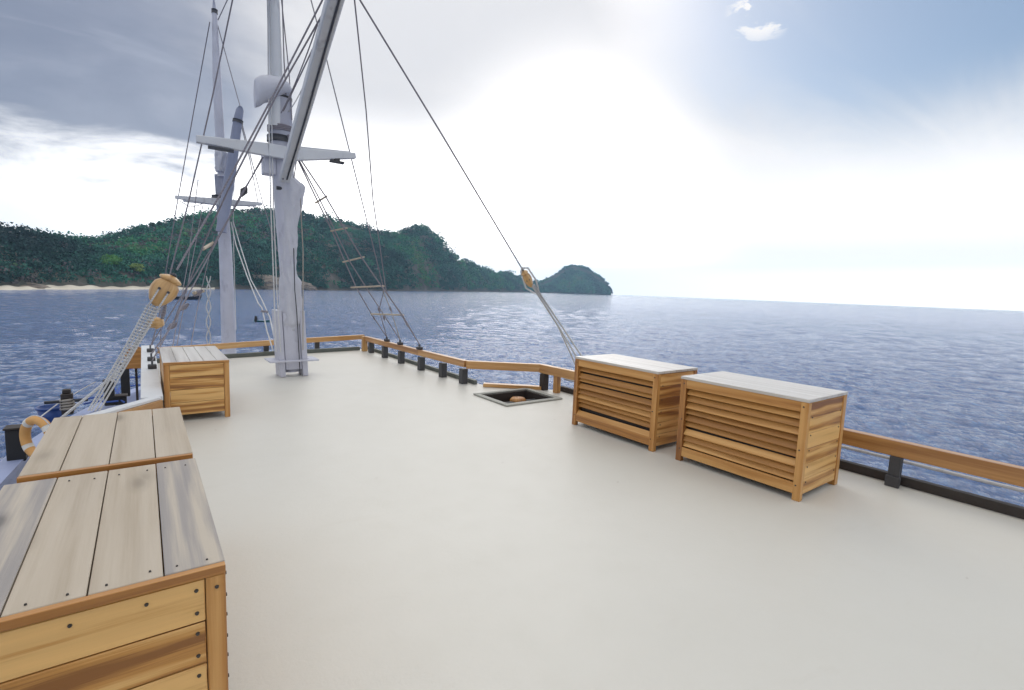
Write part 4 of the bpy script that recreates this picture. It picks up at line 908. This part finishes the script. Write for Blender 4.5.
tree(110,.16,8,5.5,(.13,.32,.09),'broad light green tree on the slope left of the yellow one',4)
tree(152,1.0,4.5,2.0,(.05,.10,.06),'dark tree poking up from the ridge, left of the others',6)
tree(160,1.0,3.6,1.6,(.05,.09,.06),'small dark tree on the ridge between its neighbours',7)
tree(188,1.0,4.2,2.4,(.05,.11,.06),'round dark tree on the ridge beside the far mast stay',8)
tree(303,1.0,7,1.7,(.07,.10,.07),'slender tree on the ridge right of the main mast',9)
tree(341,1.0,5.5,2.4,(.06,.11,.08),'small tree on the ridge between the shroud ladder and stay',12)
# ------------------------------------------------------------------ small craft on the bay
def boat(px,py,L,label,hullm,name='small_boat'):
    c=P(px,py,z=WATER+.0); e=empty(name,c,label,'boat'); r=c-Vector((0,0,CH)); sd=Vector((r.y,-r.x,0)).normalized(); fd=Vector((-sd.y,sd.x,0))
    mb=MB(); n=9; pts=[]
    for i in range(n):
        t=i/(n-1)*2-1; w=.16*L*(1-abs(t)**2.2)+.01; z=.09*L+.06*L*t*t
        pts.append([c+sd*t*L/2+fd*w+Vector((0,0,z)),c+sd*t*L/2*.92+Vector((0,0,-.1)),c+sd*t*L/2-fd*w+Vector((0,0,z)),c+sd*t*L/2+Vector((0,0,z*.5))])
    for a,b in zip(pts,pts[1:]):
        for k in range(4):
            k2=(k+1)%4; mb.face([a[k],a[k2],b[k2],b[k]],[(0,0)]*4,.5)
    mb.build('hull',M[hullm],e); return e,c,sd
boat(183,299.5,9.5,'long dark wooden boat moored off the beach behind the left shrouds','iron')
e,c,sd=boat(262,322,2.3,'tiny dark boat with teal side on the water between the masts','sparteal' if 'sparteal' in M else (M.setdefault('sparteal',paint('teal_paint',(.03,.16,.17),.5)) and 'sparteal'))
mb=MB(); q=c-sd*.85; mb.tube([q,q+Vector((0,0,.35)),q+Vector((0,0,.75)),q+Vector((0,0,.95))],[.16,.24,.2,.1],10); mb.build('stern_bundle',M['black'],e)
# ------------------------------------------------------------------ light and sky
SUN_AZ=math.radians(32); SUN_EL=math.radians(34)
W=bpy.data.worlds.new('World'); S.world=W; W.use_nodes=True; nt=W.node_tree; nt.nodes.clear(); n=N(nt)
out=n.n('ShaderNodeOutputWorld'); bg=n.n('ShaderNodeBackground'); n.l(bg.outputs[0],out.inputs[0])
sk=n.n('ShaderNodeTexSky',sky_type='NISHITA'); sk.sun_disc=False; sk.sun_elevation=SUN_EL; sk.sun_rotation=SUN_AZ; sk.air_density=1.0; sk.dust_density=1.2; sk.ozone_density=1.5
tc=n.n('ShaderNodeTexCoord').outputs['Generated']
def dot(v):
    q=n.n('ShaderNodeVectorMath',operation='DOT_PRODUCT'); n.l(tc,q.inputs[0]); q.inputs[1].default_value=v; return q.outputs['Value']
def ss(x,a,b):
    q=n.n('ShaderNodeMapRange',interpolation_type='SMOOTHSTEP'); n.val(q.inputs[0],x); q.inputs[1].default_value=a; q.inputs[2].default_value=b; return q.outputs[0]
sep=n.n('ShaderNodeSeparateXYZ'); n.l(tc,sep.inputs[0]); zc=n.math('ADD',n.math('MAXIMUM',sep.outputs[2],0.0),.16)
px_=n.n('ShaderNodeCombineXYZ'); n.l(n.math('DIVIDE',sep.outputs[0],zc),px_.inputs[0]); n.l(n.math('DIVIDE',sep.outputs[1],zc),px_.inputs[1]); pl_=px_.outputs[0]
c1=n.noise(pl_,.55,6,.55,.35); c2=n.noise(n.mapping(pl_,(1,1,1),loc=(5,3,0)),1.5,8,.6,.5); c3=n.noise(n.mapping(pl_,(.6,2.2,1),rot=(0,0,.6)),1.3,7,.6,.8)
dclear=dot((.896,.239,.373)); ddark=dot((-.16,.93,.33)); dsun=dot((.66,.73,.17))
STR=.10
K=1.0/STR   # colours below are radiance after the strength
cl_dark=(.27,.31,.43); 
# cloud brightness
dark=n.math('MULTIPLY',ss(n.math('ADD',ddark,n.math('MULTIPLY',n.math('SUBTRACT',c1,.5),.30)),.915,.99),ss(n.math('ADD',sep.outputs[2],n.math('MULTIPLY',n.math('SUBTRACT',c2,.5),.22)),.14,.22))
dark=n.math('MULTIPLY',dark,n.math('ADD',.72,n.math('MULTIPLY',c2,.5)),clamp=True)
base=n.mix(ss(c2,.35,.7),(.88,.88,.91),(.97,.955,.965))
base=n.mix(ss(sep.outputs[2],.55,.85),base,(1.25,1.23,1.2))
glow=n.math('POWER',ss(dsun,.93,1.01),2.2)
base=n.mix(n.math('MULTIPLY',glow,.9),base,(2.4,2.3,2.2))
low=ss(sep.outputs[2],.34,.05); base=n.mix(n.math('MULTIPLY',low,.85),base,n.mix(ss(dot(tuple(rays([420],[285])[0]/np.linalg.norm(rays([420],[285])[0]))),.80,1.0),(1.85,1.83,1.82),(4.2,4.1,4.0)))
dlow=dot(tuple(rays([55],[155])[0]/np.linalg.norm(rays([55],[155])[0])))
streak=n.math('MULTIPLY',ss(n.math('ADD',dlow,n.math('MULTIPLY',n.math('SUBTRACT',c2,.5),.06)),.968,.992),ss(n.math('ADD',sep.outputs[2],n.math('MULTIPLY',n.math('SUBTRACT',c3,.5),.10)),.20,.225))
dark=n.math('MAXIMUM',n.math('MULTIPLY',dark,ss(sep.outputs[2],.80,.58)),n.math('MULTIPLY',streak,.8))
base=n.mix(ss(sep.outputs[2],.09,.03),base,(2.5,2.45,2.4))
cloud=n.mix(dark,base,n.mix(ss(n.math('ADD',n.math('MULTIPLY',c1,.6),n.math('MULTIPLY',c2,.5)),.42,.72),(.19,.225,.34),(.46,.49,.59)))
cloud=n.mix(n.math('MULTIPLY',n.math('MULTIPLY',ss(c3,.55,.72),dark),.35),cloud,(.62,.66,.76))
# clear sky patch in the upper right and behind the camera
clr=n.math('ADD',n.math('ADD',dclear,n.math('MULTIPLY',sep.outputs[2],.35)),n.math('MULTIPLY',n.math('SUBTRACT',c3,.5),.05))
cover=n.math('SUBTRACT',1.0,n.math('MULTIPLY',ss(clr,1.03,1.115),ss(n.math('ADD',sep.outputs[2],n.math('MULTIPLY',n.math('SUBTRACT',c3,.5),.10)),.15,.36)))
behind=ss(dot((-.59,-.78,.2)),.15,.75); cover=n.math('MULTIPLY',cover,n.math('SUBTRACT',1.0,n.math('MULTIPLY',behind,.25)))
wisp=n.math('MULTIPLY',ss(c3,.50,.80),.25); cover=n.math('MAXIMUM',cover,n.math('MAXIMUM',wisp,ss(sep.outputs[2],.16,.06)))
puff=n.math('MULTIPLY',ss(dot(tuple(rays([762],[8])[0]/np.linalg.norm(rays([762],[8])[0]))),.9984,.9998),ss(n.noise(n.mapping(pl_,(1,1,1),loc=(2,8,0)),9,5,.6,.3),.5,.56))
sc_=n.n('ShaderNodeVectorMath',operation='SCALE'); n.l(cloud,sc_.inputs[0]); sc_.inputs['Scale'].default_value=K
blue=n.mix(1.0,sk.outputs[0],(1.22,1.22,1.18),'MULTIPLY')
skc=n.mix(cover,blue,sc_.outputs[0]); skc=n.mix(puff,skc,(1.1*K,1.08*K,1.08*K))
n.l(skc,bg.inputs[0]); bg.inputs[1].default_value=STR
sd_=bpy.data.lights.new('sun','SUN'); sd_.energy=.6; sd_.angle=math.radians(40); sd_.color=(1,.96,.9); so=bpy.data.objects.new('sun',sd_); COL.objects.link(so)
dv=Vector((math.sin(SUN_AZ)*math.cos(SUN_EL),math.cos(SUN_AZ)*math.cos(SUN_EL),math.sin(SUN_EL))); so.rotation_euler=dv.to_track_quat('Z','Y').to_euler(); so.location=(0,0,30)
HAZE=True
if HAZE:
    mb=MB(); mb.box((-3500,-3500,WATER-3),(3500,3500,230)); m=bpy.data.materials.new('haze'); m.use_nodes=True; t_=m.node_tree; t_.nodes.clear()
    o_=t_.nodes.new('ShaderNodeOutputMaterial'); v_=t_.nodes.new('ShaderNodeVolumePrincipled'); t_.links.new(v_.outputs[0],o_.inputs['Volume']); v_.inputs['Density'].default_value=.00027; v_.inputs['Color'].default_value=(.46,.72,1,1); v_.inputs['Anisotropy'].default_value=0
    hz=mb.build('haze',m); tag(hz,'thin bluish sea haze over the whole bay','haze',kind='stuff')
# ------------------------------------------------------------------ camera
cd=bpy.data.cameras.new('camera'); cam=bpy.data.objects.new('camera',cd); COL.objects.link(cam); S.camera=cam
cd.sensor_width=36; cd.lens=F/1024*36; cd.clip_end=30000; cd.clip_start=.05
right=Vector((CX.x,CY.x,CZ.x)); down=Vector((CX.y,CY.y,CZ.y)); fwd=Vector((CX.z,CY.z,CZ.z))
Mc=Matrix((right,-down,-fwd)).transposed().to_4x4(); Mc.translation=(0,0,CH); cam.matrix_world=Mc
S.view_settings.view_transform='Standard'; S.view_settings.look='None'; S.view_settings.exposure=-0.02; S.view_settings.gamma=1
S.cycles.use_denoising=True
S.cycles.max_bounces=8; S.cycles.volume_bounces=0
for o in bpy.data.objects:
    if '_o' in o: del o['_o']
